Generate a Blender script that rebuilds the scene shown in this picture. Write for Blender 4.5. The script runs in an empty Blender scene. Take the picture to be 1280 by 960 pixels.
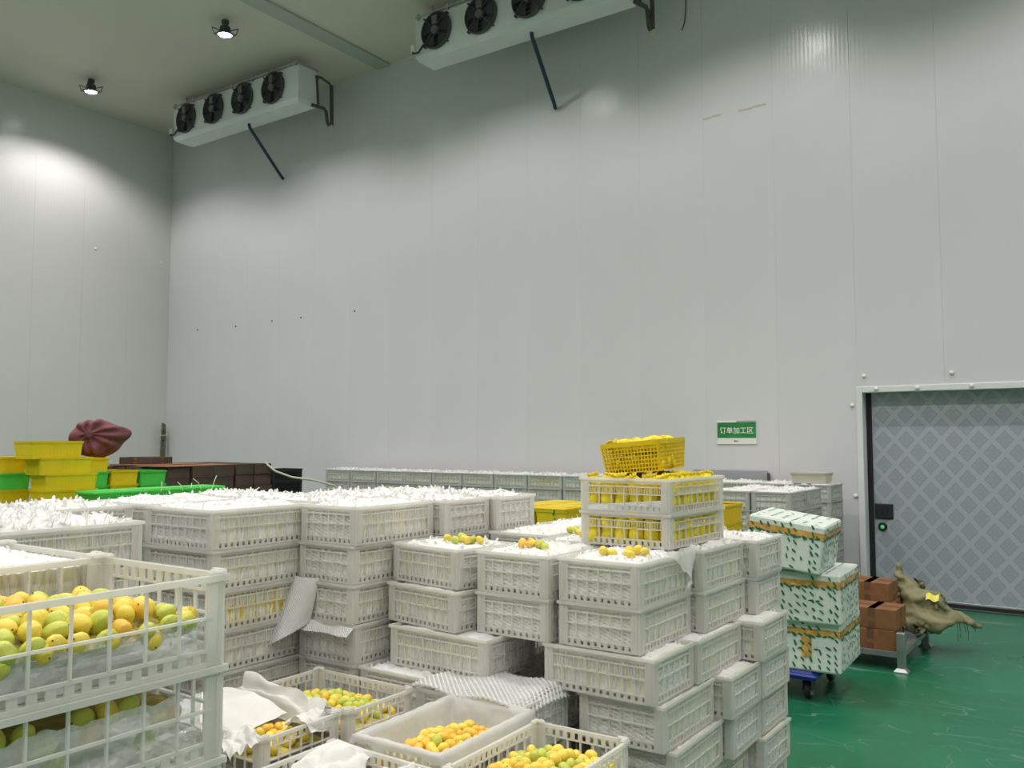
import bpy, math, random
from mathutils import Vector, Matrix, Euler
R_ = random.Random(7)
S = bpy.context.scene
COL = S.collection
PI = math.pi
def rad(d): return d * PI / 180

# ------------------------------------------------------------------ camera, world, exposure
cd = bpy.data.cameras.new('camera'); cam = bpy.data.objects.new('camera', cd); COL.objects.link(cam)
cd.sensor_width = 36.0; cd.lens = 36.0 * 1080 / 1280; cd.clip_start = 0.02
cam.location = (0, 0, 1.85)
cam.rotation_euler = (rad(90) + math.atan(70 / 1080), 0, rad(34.9))
S.camera = cam
w = bpy.data.worlds.new('world'); S.world = w; w.use_nodes = True
w.node_tree.nodes['Background'].inputs[0].default_value = (0.75, 0.8, 0.78, 1)
w.node_tree.nodes['Background'].inputs[1].default_value = 0.02
S.view_settings.view_transform = 'Standard'; S.view_settings.look = 'None'
S.view_settings.gamma = 1.0; S.view_settings.use_curve_mapping = False
S.view_settings.exposure = 0.0
LAMP_W = 342.0          # watts of each high-bay lamp
LAMP_CONE = 140.0       # full beam angle of the reflector
LAMP_COL = (1.0, 0.965, 0.95)

CEIL = 8.2; YW = 10.5; XL = -16.0; XR = 6.0; YB = -6.0

# ------------------------------------------------------------------ materials
def mat(name, col, rough=0.5, metal=0.0, spec=0.5, noise=None, bump=None, emit=None, trans=0.0, alpha=None):
    """noise=(scale, amount) varies the colour; bump=(scale, strength)"""
    m = bpy.data.materials.new(name); m.use_nodes = True
    nt = m.node_tree; b = nt.nodes['Principled BSDF']
    b.inputs['Base Color'].default_value = (*col, 1)
    b.inputs['Roughness'].default_value = rough
    b.inputs['Metallic'].default_value = metal
    b.inputs['Specular IOR Level'].default_value = spec
    tc = nt.nodes.new('ShaderNodeTexCoord')
    if noise:
        n = nt.nodes.new('ShaderNodeTexNoise'); n.inputs['Scale'].default_value = noise[0]; n.inputs['Detail'].default_value = 4
        nt.links.new(tc.outputs['Object'], n.inputs['Vector'])
        r = nt.nodes.new('ShaderNodeMapRange'); r.inputs[1].default_value = 0.3; r.inputs[2].default_value = 0.7
        r.inputs[3].default_value = 1 - noise[1]; r.inputs[4].default_value = 1 + noise[1]
        nt.links.new(n.outputs['Fac'], r.inputs[0])
        mx = nt.nodes.new('ShaderNodeVectorMath'); mx.operation = 'SCALE'; mx.inputs[0].default_value = col
        nt.links.new(r.outputs[0], mx.inputs['Scale']); nt.links.new(mx.outputs[0], b.inputs['Base Color'])
    if bump:
        n2 = nt.nodes.new('ShaderNodeTexNoise'); n2.inputs['Scale'].default_value = bump[0]; n2.inputs['Detail'].default_value = 3
        nt.links.new(tc.outputs['Object'], n2.inputs['Vector'])
        bp = nt.nodes.new('ShaderNodeBump'); bp.inputs['Strength'].default_value = bump[1]; bp.inputs['Distance'].default_value = 0.01
        nt.links.new(n2.outputs['Fac'], bp.inputs['Height']); nt.links.new(bp.outputs[0], b.inputs['Normal'])
    if emit:
        b.inputs['Emission Color'].default_value = (*emit[0], 1); b.inputs['Emission Strength'].default_value = emit[1]
    out = nt.nodes['Material Output']
    if trans:
        t = nt.nodes.new('ShaderNodeBsdfTranslucent'); t.inputs['Color'].default_value = (*col, 1)
        mix = nt.nodes.new('ShaderNodeMixShader'); mix.inputs[0].default_value = trans
        nt.links.new(b.outputs[0], mix.inputs[1]); nt.links.new(t.outputs[0], mix.inputs[2])
        nt.links.new(mix.outputs[0], out.inputs['Surface'])
    if alpha is not None:
        t = nt.nodes.new('ShaderNodeBsdfTransparent')
        mix = nt.nodes.new('ShaderNodeMixShader'); mix.inputs[0].default_value = alpha
        src = out.inputs['Surface'].links[0].from_socket
        nt.links.new(t.outputs[0], mix.inputs[1]); nt.links.new(src, mix.inputs[2])
        nt.links.new(mix.outputs[0], out.inputs['Surface'])
    return m

def mnode(nt, op, a, b=None, c=None):
    n = nt.nodes.new('ShaderNodeMath'); n.operation = op
    for i, v in enumerate((a, b, c)):
        if v is None: continue
        if isinstance(v, (int, float)): n.inputs[i].default_value = v
        else: nt.links.new(v, n.inputs[i])
    return n.outputs[0]

M = {}
def wall_mat(name, col, axis):
    """painted sheet-metal sandwich panel with very fine vertical ribbing"""
    m = mat(name, col, 0.24, 0, 0.45, noise=(0.35, 0.03)); nt = m.node_tree; b = nt.nodes['Principled BSDF']
    tc = nt.nodes.new('ShaderNodeTexCoord'); sp = nt.nodes.new('ShaderNodeSeparateXYZ')
    nt.links.new(tc.outputs['Object'], sp.inputs[0])
    s = mnode(nt, 'SINE', mnode(nt, 'MULTIPLY', sp.outputs[axis], 2 * PI / 0.05))
    n = nt.nodes.new('ShaderNodeTexNoise'); n.inputs['Scale'].default_value = 1.2
    nt.links.new(tc.outputs['Object'], n.inputs['Vector'])
    h = mnode(nt, 'ADD', mnode(nt, 'MULTIPLY', s, 0.0006), mnode(nt, 'MULTIPLY', n.outputs['Fac'], 0.03))
    bp = nt.nodes.new('ShaderNodeBump'); bp.inputs['Strength'].default_value = 0.35; bp.inputs['Distance'].default_value = 1.0
    nt.links.new(h, bp.inputs['Height']); nt.links.new(bp.outputs[0], b.inputs['Normal'])
    return m
M['wall'] = wall_mat('white wall panel', (0.66, 0.65, 0.67), 0)
M['wall_side'] = wall_mat('white side wall panel', (0.68, 0.67, 0.66), 1)
M['joint'] = mat('panel joint', (0.5, 0.5, 0.5), 0.6)
M['ceil'] = mat('ceiling sheet', (0.70, 0.64, 0.57), 0.5, 0, 0.3, noise=(0.3, 0.04))
M['trim'] = mat('ceiling strip', (0.46, 0.47, 0.44), 0.5)
M['white'] = mat('white enamel', (0.74, 0.75, 0.75), 0.4, noise=(3, 0.04))
M['black'] = mat('black plastic', (0.015, 0.015, 0.017), 0.45)
M['rubber'] = mat('black rubber', (0.012, 0.012, 0.014), 0.7)
M['dgrey'] = mat('dark grey metal', (0.09, 0.09, 0.09), 0.5, 0.4)
M['pipe'] = mat('pipe', (0.07, 0.065, 0.06), 0.6, noise=(20, 0.4))
M['drain'] = mat('blue black hose', (0.02, 0.04, 0.075), 0.55)
M['steel'] = mat('steel', (0.42, 0.43, 0.43), 0.38, 0.75, noise=(9, 0.15))
M['blade'] = mat('fan blade', (0.055, 0.06, 0.065), 0.35, 0.3)
M['motor'] = mat('fan motor', (0.16, 0.16, 0.16), 0.4, 0.3)
M['led'] = mat('led', (1, 1, 1), 0.5, emit=((0.93, 0.95, 1.0), 40))
M['refl'] = mat('lamp reflector', (0.22, 0.20, 0.26), 0.3, 0.6)
M['plastic'] = mat('milky crate plastic', (0.90, 0.89, 0.85), 0.35, 0, 0.45, noise=(6, 0.04), trans=0.45, alpha=0.78)
M['plastic2'] = mat('milky crate plastic dull', (0.70, 0.71, 0.68), 0.4, 0, 0.4, noise=(6, 0.06), trans=0.3, alpha=0.85)
M['foam'] = mat('white foam net', (0.92, 0.92, 0.90), 0.75, 0, 0.2, noise=(30, 0.05), trans=0.25)
M['core'] = mat('wrapped fruit seen through foam', (0.74, 0.72, 0.56), 0.8, 0, 0.2, noise=(14, 0.18))
M['corey'] = mat('fruit seen through foam', (0.72, 0.60, 0.14), 0.8, 0, 0.2, noise=(26, 0.35))
M['bed'] = mat('fruit bed', (0.5, 0.42, 0.12), 0.8, noise=(20, 0.4))
M['paper'] = mat('white paper', (0.86, 0.85, 0.80), 0.7, 0, 0.2, noise=(8, 0.05), trans=0.2)
M['film'] = mat('clear film', (0.86, 0.88, 0.88), 0.12, 0, 0.8, bump=(30, 0.9), alpha=0.5)
M['milkfilm'] = mat('milky film', (0.86, 0.86, 0.82), 0.3, 0, 0.5, bump=(14, 0.6), trans=0.3, alpha=0.68)
M['mango_y'] = mat('yellow mango skin', (0.86, 0.66, 0.09), 0.38, 0, 0.45, noise=(22, 0.12))
M['mango_g'] = mat('green mango skin', (0.56, 0.60, 0.09), 0.38, 0, 0.45, noise=(18, 0.2))
M['mango_o'] = mat('orange mango skin', (0.86, 0.52, 0.06), 0.38, 0, 0.45, noise=(22, 0.15))
M['stem'] = mat('stem', (0.12, 0.08, 0.03), 0.8)
M['yellow'] = mat('yellow plastic', (0.90, 0.68, 0.02), 0.42, 0, 0.4, noise=(9, 0.05), trans=0.15)
M['yfoam'] = mat('yellow foam net', (0.93, 0.77, 0.06), 0.7, 0, 0.2, noise=(40, 0.12), trans=0.2)
M['green'] = mat('green plastic', (0.11, 0.70, 0.11), 0.42, 0, 0.4, noise=(9, 0.05), trans=0.15)
M['gleaf'] = mat('green print', (0.02, 0.16, 0.06), 0.5)
M['styro'] = mat('white foam box', (0.68, 0.74, 0.67), 0.6, 0, 0.3, noise=(25, 0.04), bump=(120, 0.25))
M['tape'] = mat('brown tape', (0.62, 0.36, 0.10), 0.3, noise=(25, 0.3))
M['carton'] = mat('brown carton', (0.24, 0.112, 0.048), 0.75, 0, 0.25, noise=(10, 0.12))
M['carton2'] = mat('dark brown carton', (0.085, 0.06, 0.047), 0.8, 0, 0.2, noise=(5, 0.25))
M['carton3'] = mat('reddish cardboard', (0.26, 0.12, 0.07), 0.8, 0, 0.2, noise=(6, 0.2))
M['ctape'] = mat('clear brown tape', (0.15, 0.065, 0.03), 0.6)
M['sack'] = mat('olive woven plastic', (0.25, 0.235, 0.125), 0.6, 0, 0.35, noise=(12, 0.12), bump=(180, 0.3))
M['burg'] = mat('burgundy mesh', (0.20, 0.075, 0.09), 0.7, 0, 0.2, noise=(14, 0.25), bump=(160, 0.4))
M['ylabel'] = mat('yellow label', (0.85, 0.75, 0.12), 0.6)
M['blue'] = mat('blue paint', (0.02, 0.035, 0.30), 0.4, noise=(12, 0.1))
M['board'] = mat('grey board', (0.36, 0.37, 0.39), 0.5)
M['signg'] = mat('sign green', (0.02, 0.22, 0.055), 0.4, noise=(6, 0.35))
M['signw'] = mat('sign white', (0.80, 0.79, 0.76), 0.5)
M['lite'] = mat('lettering', (0.85, 0.88, 0.82), 0.5)
M['glow'] = mat('lit green button', (0.05, 0.5, 0.15), 0.4, emit=((0.1, 1.0, 0.3), 0.25))
M['scuff'] = mat('tan scuff', (0.50, 0.45, 0.33), 0.7)
M['bamboo'] = mat('green grey cane', (0.10, 0.12, 0.06), 0.7, noise=(14, 0.5))
M['hose'] = mat('pale hose', (0.50, 0.52, 0.38), 0.5)
M['wood'] = mat('pallet wood', (0.30, 0.22, 0.13), 0.8, noise=(8, 0.25))
M['cream'] = mat('cream basket', (0.80, 0.77, 0.66), 0.45, trans=0.3)

def floor_mat():
    m = mat('green epoxy floor', (0.012, 0.15, 0.066), 0.26, 0, 0.45); nt = m.node_tree; b = nt.nodes['Principled BSDF']
    tc = nt.nodes.new('ShaderNodeTexCoord')
    n = nt.nodes.new('ShaderNodeTexNoise'); n.inputs['Scale'].default_value = 0.9; n.inputs['Detail'].default_value = 6
    nt.links.new(tc.outputs['Object'], n.inputs['Vector'])
    cr = nt.nodes.new('ShaderNodeValToRGB'); nt.links.new(n.outputs['Fac'], cr.inputs[0])
    cr.color_ramp.elements[0].position = 0.3; cr.color_ramp.elements[0].color = (0.010, 0.135, 0.058, 1)
    cr.color_ramp.elements[1].position = 0.72; cr.color_ramp.elements[1].color = (0.020, 0.185, 0.088, 1)
    # scratches: contour lines of two stretched noises
    acc = None
    for k, (rz, sx, sy) in enumerate(((0.6, 0.5, 2.2), (2.0, 0.7, 2.6), (1.2, 1.4, 3.0))):
        mp = nt.nodes.new('ShaderNodeMapping'); mp.inputs['Rotation'].default_value = (0, 0, rz); mp.inputs['Scale'].default_value = (sx, sy, 1)
        nt.links.new(tc.outputs['Object'], mp.inputs[0])
        q = nt.nodes.new('ShaderNodeTexNoise'); q.inputs['Scale'].default_value = 1.0; q.inputs['Detail'].default_value = 1
        nt.links.new(mp.outputs[0], q.inputs['Vector'])
        d = mnode(nt, 'ABSOLUTE', mnode(nt, 'SUBTRACT', q.outputs['Fac'], 0.5 + 0.02 * k))
        l = mnode(nt, 'LESS_THAN', d, 0.0022)
        acc = l if acc is None else mnode(nt, 'MAXIMUM', acc, l)
    gate = nt.nodes.new('ShaderNodeTexNoise'); gate.inputs['Scale'].default_value = 2.3
    nt.links.new(tc.outputs['Object'], gate.inputs['Vector'])
    fac = mnode(nt, 'MULTIPLY', mnode(nt, 'MULTIPLY', acc, mnode(nt, 'GREATER_THAN', gate.outputs['Fac'], 0.47)), 0.35)
    mx = nt.nodes.new('ShaderNodeMix'); mx.data_type = 'RGBA'; mx.inputs['B'].default_value = (0.30, 0.42, 0.33, 1)
    nt.links.new(fac, mx.inputs['Factor']); nt.links.new(cr.outputs[0], mx.inputs['A']); nt.links.new(mx.outputs['Result'], b.inputs['Base Color'])
    rr = nt.nodes.new('ShaderNodeMapRange'); rr.inputs[3].default_value = 0.2; rr.inputs[4].default_value = 0.4
    nt.links.new(n.outputs['Fac'], rr.inputs[0]); nt.links.new(rr.outputs[0], b.inputs['Roughness'])
    return m
M['floor'] = floor_mat()

def door_mat():
    """grey sheet embossed with diamonds, four rings in each"""
    m = mat('embossed grey door sheet', (0.3, 0.33, 0.36), 0.38, 0.0, 0.5); nt = m.node_tree; b = nt.nodes['Principled BSDF']
    tc = nt.nodes.new('ShaderNodeTexCoord'); sp = nt.nodes.new('ShaderNodeSeparateXYZ'); nt.links.new(tc.outputs['Object'], sp.inputs[0])
    u = mnode(nt, 'DIVIDE', sp.outputs[0], 0.245); v = mnode(nt, 'DIVIDE', sp.outputs[2], 0.285)
    s = mnode(nt, 'FRACT', mnode(nt, 'ADD', u, v)); t = mnode(nt, 'FRACT', mnode(nt, 'ADD', mnode(nt, 'SUBTRACT', u, v), 50))
    def d(x, c): return mnode(nt, 'ABSOLUTE', mnode(nt, 'SUBTRACT', x, c))
    inside = mnode(nt, 'MULTIPLY', mnode(nt, 'LESS_THAN', d(s, 0.5), 0.37), mnode(nt, 'LESS_THAN', d(t, 0.5), 0.37))
    ds = d(d(s, 0.5), 0.18); dt = d(d(t, 0.5), 0.18)
    r = mnode(nt, 'SQRT', mnode(nt, 'ADD', mnode(nt, 'MULTIPLY', ds, ds), mnode(nt, 'MULTIPLY', dt, dt)))
    ring = mnode(nt, 'LESS_THAN', d(r, 0.075), 0.03)
    line = mnode(nt, 'MAXIMUM', mnode(nt, 'LESS_THAN', d(s, 0.5), 0.02), mnode(nt, 'LESS_THAN', d(t, 0.5), 0.02))
    f = mnode(nt, 'SUBTRACT', inside, mnode(nt, 'MULTIPLY', mnode(nt, 'MAXIMUM', ring, line), 0.45))
    f = mnode(nt, 'MAXIMUM', f, 0.0)
    mx = nt.nodes.new('ShaderNodeMix'); mx.data_type = 'RGBA'
    mx.inputs['A'].default_value = (0.40, 0.43, 0.46, 1); mx.inputs['B'].default_value = (0.305, 0.34, 0.375, 1)
    nt.links.new(f, mx.inputs['Factor']); nt.links.new(mx.outputs['Result'], b.inputs['Base Color'])
    bp = nt.nodes.new('ShaderNodeBump'); bp.inputs['Strength'].default_value = 0.3; bp.inputs['Distance'].default_value = 0.002
    nt.links.new(f, bp.inputs['Height']); nt.links.new(bp.outputs[0], b.inputs['Normal'])
    return m
M['door'] = door_mat()

# ------------------------------------------------------------------ mesh building
class MB:
    def __init__(s): s.v = []; s.f = []; s.mi = []; s.cur = 0
    def add(s, vs, fs):
        n = len(s.v); s.v.extend([tuple(p) for p in vs]); s.f.extend([tuple(i + n for i in f) for f in fs]); s.mi.extend([s.cur] * len(fs)); return s
    def box(s, a, b, m=None):
        x0, y0, z0 = a; x1, y1, z1 = b
        vs = [Vector(p) for p in ((x0,y0,z0),(x1,y0,z0),(x1,y1,z0),(x0,y1,z0),(x0,y0,z1),(x1,y0,z1),(x1,y1,z1),(x0,y1,z1))]
        if m is not None: vs = [m @ p for p in vs]
        return s.add(vs, [(0,3,2,1),(4,5,6,7),(0,1,5,4),(1,2,6,5),(2,3,7,6),(3,0,4,7)])
    def rbox(s, a, b, r, m=None):
        """box with chamfered edges"""
        x0, y0, z0 = a; x1, y1, z1 = b; vs = []
        def ring(z, ins):
            for (x, y, dx, dy) in ((x0,y0,1,1),(x1,y0,-1,1),(x1,y1,-1,-1),(x0,y1,1,-1)):
                p = [(x+dx*ins, y+dy*(ins+r)), (x+dx*(ins+r), y+dy*ins)]
                if (dx, dy) in ((-1,1),(1,-1)): p.reverse()
                for q in p: vs.append(Vector((q[0], q[1], z)))
        ring(z0, r*0.7); ring(z0+r, 0); ring(z1-r, 0); ring(z1, r*0.7)
        if m is not None: vs = [m @ p for p in vs]
        fs = []
        for k in range(3):
            for i in range(8):
                j = (i+1) % 8; fs.append((k*8+i, k*8+j, k*8+8+j, k*8+8+i))
        fs.append(tuple(range(7,-1,-1))); fs.append(tuple(range(24,32)))
        return s.add(vs, fs)
    def bar(s, p, q, wdt, thk, up=(0,0,1)):
        p, q = Vector(p), Vector(q); d = (q-p).normalized(); u = Vector(up)
        a = d.cross(u)
        if a.length < 1e-4: a = d.cross(Vector((1,0,0)))
        a.normalize(); b = a.cross(d); a *= wdt/2; b *= thk/2
        vs = [p-a-b, p+a-b, p+a+b, p-a+b, q-a-b, q+a-b, q+a+b, q-a+b]
        return s.add(vs, [(0,3,2,1),(4,5,6,7),(0,1,5,4),(1,2,6,5),(2,3,7,6),(3,0,4,7)])
    def tube(s, pts, r, n=8, cap=True):
        pts = [Vector(p) for p in pts]; rings = []; prev = None
        for i, p in enumerate(pts):
            d = (pts[min(i+1, len(pts)-1)] - pts[max(i-1, 0)]).normalized()
            if prev is None:
                a = d.orthogonal().normalized()
            else:
                a = (prev - d * prev.dot(d))
                a = a.normalized() if a.length > 1e-5 else d.orthogonal().normalized()
            prev = a; b = d.cross(a); rr = r[i] if isinstance(r, (list, tuple)) else r
            rings.append([p + (a*math.cos(2*PI*k/n) + b*math.sin(2*PI*k/n))*rr for k in range(n)])
        vs = [q for g in rings for q in g]; fs = []
        for i in range(len(pts)-1):
            for k in range(n):
                l = (k+1) % n; fs.append((i*n+k, i*n+l, i*n+n+l, i*n+n+k))
        if cap: fs.append(tuple(range(n-1,-1,-1))); fs.append(tuple((len(pts)-1)*n + k for k in range(n)))
        return s.add(vs, fs)
    def lathe(s, prof, n=20, m=None, cap0=True, cap1=True):
        vs = []
        for r, z in prof:
            for k in range(n): vs.append(Vector((r*math.cos(2*PI*k/n), r*math.sin(2*PI*k/n), z)))
        if m is not None: vs = [m @ p for p in vs]
        fs = []
        for i in range(len(prof)-1):
            for k in range(n):
                l = (k+1) % n; fs.append((i*n+k, i*n+l, i*n+n+l, i*n+n+k))
        if cap0: fs.append(tuple(range(n-1,-1,-1)))
        if cap1: fs.append(tuple((len(prof)-1)*n+k for k in range(n)))
        return s.add(vs, fs)
    def ell(s, c, r, nu=8, nv=6, m=None):
        vs = []
        for j in range(1, nv):
            t = PI*j/nv
            for k in range(nu):
                p = Vector((r[0]*math.sin(t)*math.cos(2*PI*k/nu), r[1]*math.sin(t)*math.sin(2*PI*k/nu), -r[2]*math.cos(t)))
                if m is not None: p = m @ p
                vs.append(p + Vector(c))
        a, b = Vector((0,0,-r[2])), Vector((0,0,r[2]))
        if m is not None: a, b = m @ a, m @ b
        vs += [a + Vector(c), b + Vector(c)]; n = len(vs); fs = []
        for j in range(nv-2):
            for k in range(nu):
                l = (k+1) % nu; fs.append((j*nu+k, j*nu+l, j*nu+nu+l, j*nu+nu+k))
        for k in range(nu):
            l = (k+1) % nu; fs.append((n-2, l, k)); fs.append((n-1, (nv-2)*nu+k, (nv-2)*nu+l))
        return s.add(vs, fs)
    def grid(s, fn, nu, nv, closed=False):
        vs = []; 
        for j in range(nv+1):
            for i in range(nu if closed else nu+1): vs.append(Vector(fn(i/nu, j/nv)))
        c = nu if closed else nu+1; fs = []
        for j in range(nv):
            for i in range(nu):
                k = (i+1) % c; fs.append((j*c+i, j*c+k, (j+1)*c+k, (j+1)*c+i))
        return s.add(vs, fs)
    def mesh(s, name, mats, smooth=False):
        me = bpy.data.meshes.new(name); me.from_pydata(s.v, [], s.f); me.update()
        for x in (mats if isinstance(mats, (list, tuple)) else [mats]): me.materials.append(M[x] if isinstance(x, str) else x)
        if any(s.mi): me.polygons.foreach_set('material_index', s.mi)
        if smooth: me.polygons.foreach_set('use_smooth', [True]*len(s.f))
        return me
def obj(name, me, parent=None, loc=(0,0,0), rz=0.0):
    o = bpy.data.objects.new(name, me); COL.objects.link(o); o.location = loc; o.rotation_euler = (0,0,rz)
    if parent is not None: o.parent = parent
    return o
def tag(o, label=None, cat=None, group=None, kind=None):
    if label: o['label'] = label
    if cat: o['category'] = cat
    if group: o['group'] = group
    if kind: o['kind'] = kind
    return o
def empty(name, loc, rz=0.0):
    o = bpy.data.objects.new(name, None); COL.objects.link(o); o.location = loc; o.rotation_euler = (0,0,rz); o.empty_display_size = 0.1; return o
KIDS = {}
def part(name, me, parent, loc=(0,0,0), rz=0.0):
    o = obj(name, me, parent, loc, rz); KIDS.setdefault(parent.name, []).append(o); return o
def copy_tree(o, parent=None):
    c = o.copy(); COL.objects.link(c); c.parent = parent
    for ch in KIDS.get(o.name, []):
        d = copy_tree(ch, c); KIDS.setdefault(c.name, []).append(d)
    return c
ORD = ['', 'topmost', 'second from the top', 'third from the top', 'fourth from the top', 'fifth from the top', 'sixth from the top', 'seventh from the top', 'eighth from the top', 'ninth from the top', 'tenth from the top', 'eleventh from the top', 'twelfth from the top']
def nz(x, y=0.0, z=0.0):
    from mathutils import noise
    return noise.noise(Vector((x, y, z)))

# ------------------------------------------------------------------ room shell
def structure(name, me, parent=None, loc=(0,0,0)):
    o = obj(name, me, parent, loc); 
    if parent is None: o['kind'] = 'structure'
    return o
fl = structure('floor', MB().box((XL-0.2, YB-0.2, -0.15), (XR+0.2, YW+0.6, 0)).mesh('floor', 'floor'))
ce = structure('ceiling', MB().box((XL-0.2, YB-0.2, CEIL), (XR+0.2, YW+0.3, CEIL+0.15)).mesh('ceiling', 'ceil'))
# back wall: backing sheet with the doorway left open, panels hung on it
DX0, DX1, DZ = -2.385, 1.3, 2.395
b = MB(); b.box((XL-0.2, YW+0.012, 0), (DX0-0.07, YW+0.16, CEIL)); b.box((DX1, YW+0.012, 0), (XR+0.2, YW+0.16, CEIL)); b.box((DX0-0.07, YW+0.012, DZ+0.07), (DX1, YW+0.16, CEIL))
wb = structure('wall_back', b.mesh('wall_back', 'joint'))
PW = 0.92; seam0 = -2.442
def panel_cols():
    xs = [XL]; x = seam0 - PW*14
    while x < XR:
        if x > XL+0.05: xs.append(x)
        x += PW
    xs.append(XR); return xs
xs = panel_cols()
pm = {}
for x0, x1 in zip(xs, xs[1:]):
    if x1 <= DX0+0.02 or x0 >= DX1-0.01: z0 = 0.0
    else: z0 = DZ
    key = (round(x1-x0, 3), z0)
    if key not in pm:
        pm[key] = MB().rbox((0.0006, -0.012, z0+0.002), (x1-x0-0.0006, 0.0, CEIL), 0.0007).mesh('wall_panel', 'wall')
    obj('panel', pm[key], wb, (x0, YW+0.012, 0))
wl = structure('wall_left', MB().box((XL-0.2, YB-0.2, 0), (XL-0.012, YW+0.16, CEIL)).mesh('wall_left', 'joint'))
lp = MB().rbox((0, 0.0006, 0.002), (0.012, PW-0.0006, CEIL), 0.0007).mesh('side_panel', 'wall_side')
y = YW - PW
while y > YB: obj('panel', lp, wl, (XL-0.012, y, 0)); y -= PW
structure('wall_right', MB().box((XR, YB-0.2, 0), (XR+0.2, YW+0.3, CEIL)).mesh('wall_right', 'wall_side'))
structure('wall_front', MB().box((XL-0.2, YB-0.2, 0), (XR+0.2, YB, CEIL)).mesh('wall_front', 'wall'))
structure('trim_1', MB().rbox((-10.13, YB, CEIL-0.035), (-9.82, YW-0.01, CEIL), 0.012).mesh('ceiling_strip', 'trim'))
structure('trim_2', MB().box((XL, YW-0.012, CEIL-0.02), (XR, YW, CEIL)).mesh('ceiling_edge', 'ceil'))

# door: recessed sliding leaf, white frame trim with bolt caps
fr = MB()
fr.rbox((DX0-0.07, YW-0.018, 0), (DX0, YW+0.16, DZ+0.07), 0.006); fr.rbox((DX0, YW-0.018, DZ), (DX1+0.07, YW+0.16, DZ+0.07), 0.006); fr.rbox((DX1, YW-0.018, 0), (DX1+0.07, YW+0.16, DZ), 0.006)
dr = structure('door_1', MB().rbox((-2.335, 0, 0.06), (1.28, 0.08, DZ+0.05), 0.006).mesh('door_leaf', 'door'), None, (0, YW+0.165, 0))
f2 = structure('trim_3', fr.mesh('door_frame', 'white'))
capm = MB().lathe([(0.026, 0), (0.024, 0.012), (0.013, 0.022), (0.002, 0.025)], 12, Matrix.Rotation(rad(90), 4, 'X')).mesh('bolt_cap', 'signw', True)
for x, z in ((-2.362, 2.588), (-1.447, 2.585), (-0.5, 2.585), (-2.50, 2.25), (-2.485, 1.207), (-2.48, 0.318), (-1.256, 2.435), (-1.798, 2.432), (-2.228, 2.432)):
    obj('bolt_cap', capm, f2, (x, YW-0.001 if z > 2.5 or x < -2.46 else YW-0.018, z))
part_ = obj('seal', MB().box((-2.38, 0.0, 0), (-2.325, 0.03, DZ)).box((-2.325, -0.02, 0.0), (1.28, 0.01, 0.05)).mesh('door_seal', 'rubber'), dr, (0, -0.012, 0))
obj('bottom_rail', MB().rbox((-2.3, -0.006, 0.052), (1.28, 0.02, 0.075), 0.003).mesh('bottom_rail', 'steel'), dr, (0, -0.012, 0))
hd = obj('latch_plate', MB().rbox((-2.315, -0.022, 0.945), (-2.118, 0.0, 1.12), 0.008).mesh('latch_plate', 'black'), dr)
hd['label'] = 'black square latch plate'
obj('latch_recess', MB().rbox((-2.30, -0.026, 0.96), (-2.235, -0.02, 1.105), 0.002).rbox((-2.228, -0.026, 0.96), (-2.185, -0.02, 1.105), 0.002).rbox((-2.178, -0.026, 0.96), (-2.133, -0.02, 1.105), 0.002).mesh('latch_recess', 'rubber'), hd)
rx = Matrix.Rotation(rad(90), 4, 'X')
bt = obj('push_button', MB().lathe([(0.05, 0), (0.05, 0.012), (0.042, 0.02)], 24, rx).mesh('push_button', 'black'), dr, (-2.236, -0.001, 0.855))
obj('lit_ring', MB().lathe([(0.022, 0.0), (0.022, 0.004), (0.012, 0.007)], 16, rx).mesh('lit_ring', 'glow'), bt, (0, -0.02, 0))
obj('door_stop_rail', MB().rbox((-2.3, -0.05, 0.0), (1.28, -0.02, 0.018), 0.004).mesh('floor_rail', 'dgrey'), dr)

# small marks of the wall
dot = MB().lathe([(0.018, 0), (0.016, 0.008), (0.006, 0.012)], 8, rx).mesh('screw_hole', 'dgrey')
for i, (x, z) in enumerate(((-15.0, 4.05), (-13.8, 4.03), (-12.75, 4.05), (-11.96, 4.05), (-10.61, 4.05))): obj('screw', dot, wb, (x, YW, z))
ry = Matrix.Rotation(rad(90), 4, 'Y')
dotl = MB().lathe([(0.03, 0), (0.026, 0.01), (0.008, 0.016)], 8, ry).mesh('screw_cap', 'signw')
obj('screw', dotl, wl, (XL, 8.9, 5.53)); obj('screw', dotl, wl, (XL, 10.3, 5.5))
sc = MB()
for x0, x1, z in ((-4.27, -4.17, 6.035), (-4.16, -4.03, 6.045), (-3.80, -3.62, 6.04), (-3.62, -3.44, 6.052)):
    sc.box((x0, YW-0.0015, z-0.013), (x1, YW+0.001, z+0.013))
obj('stain_strip', sc.mesh('stain_strip', 'scuff'), wb)

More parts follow.
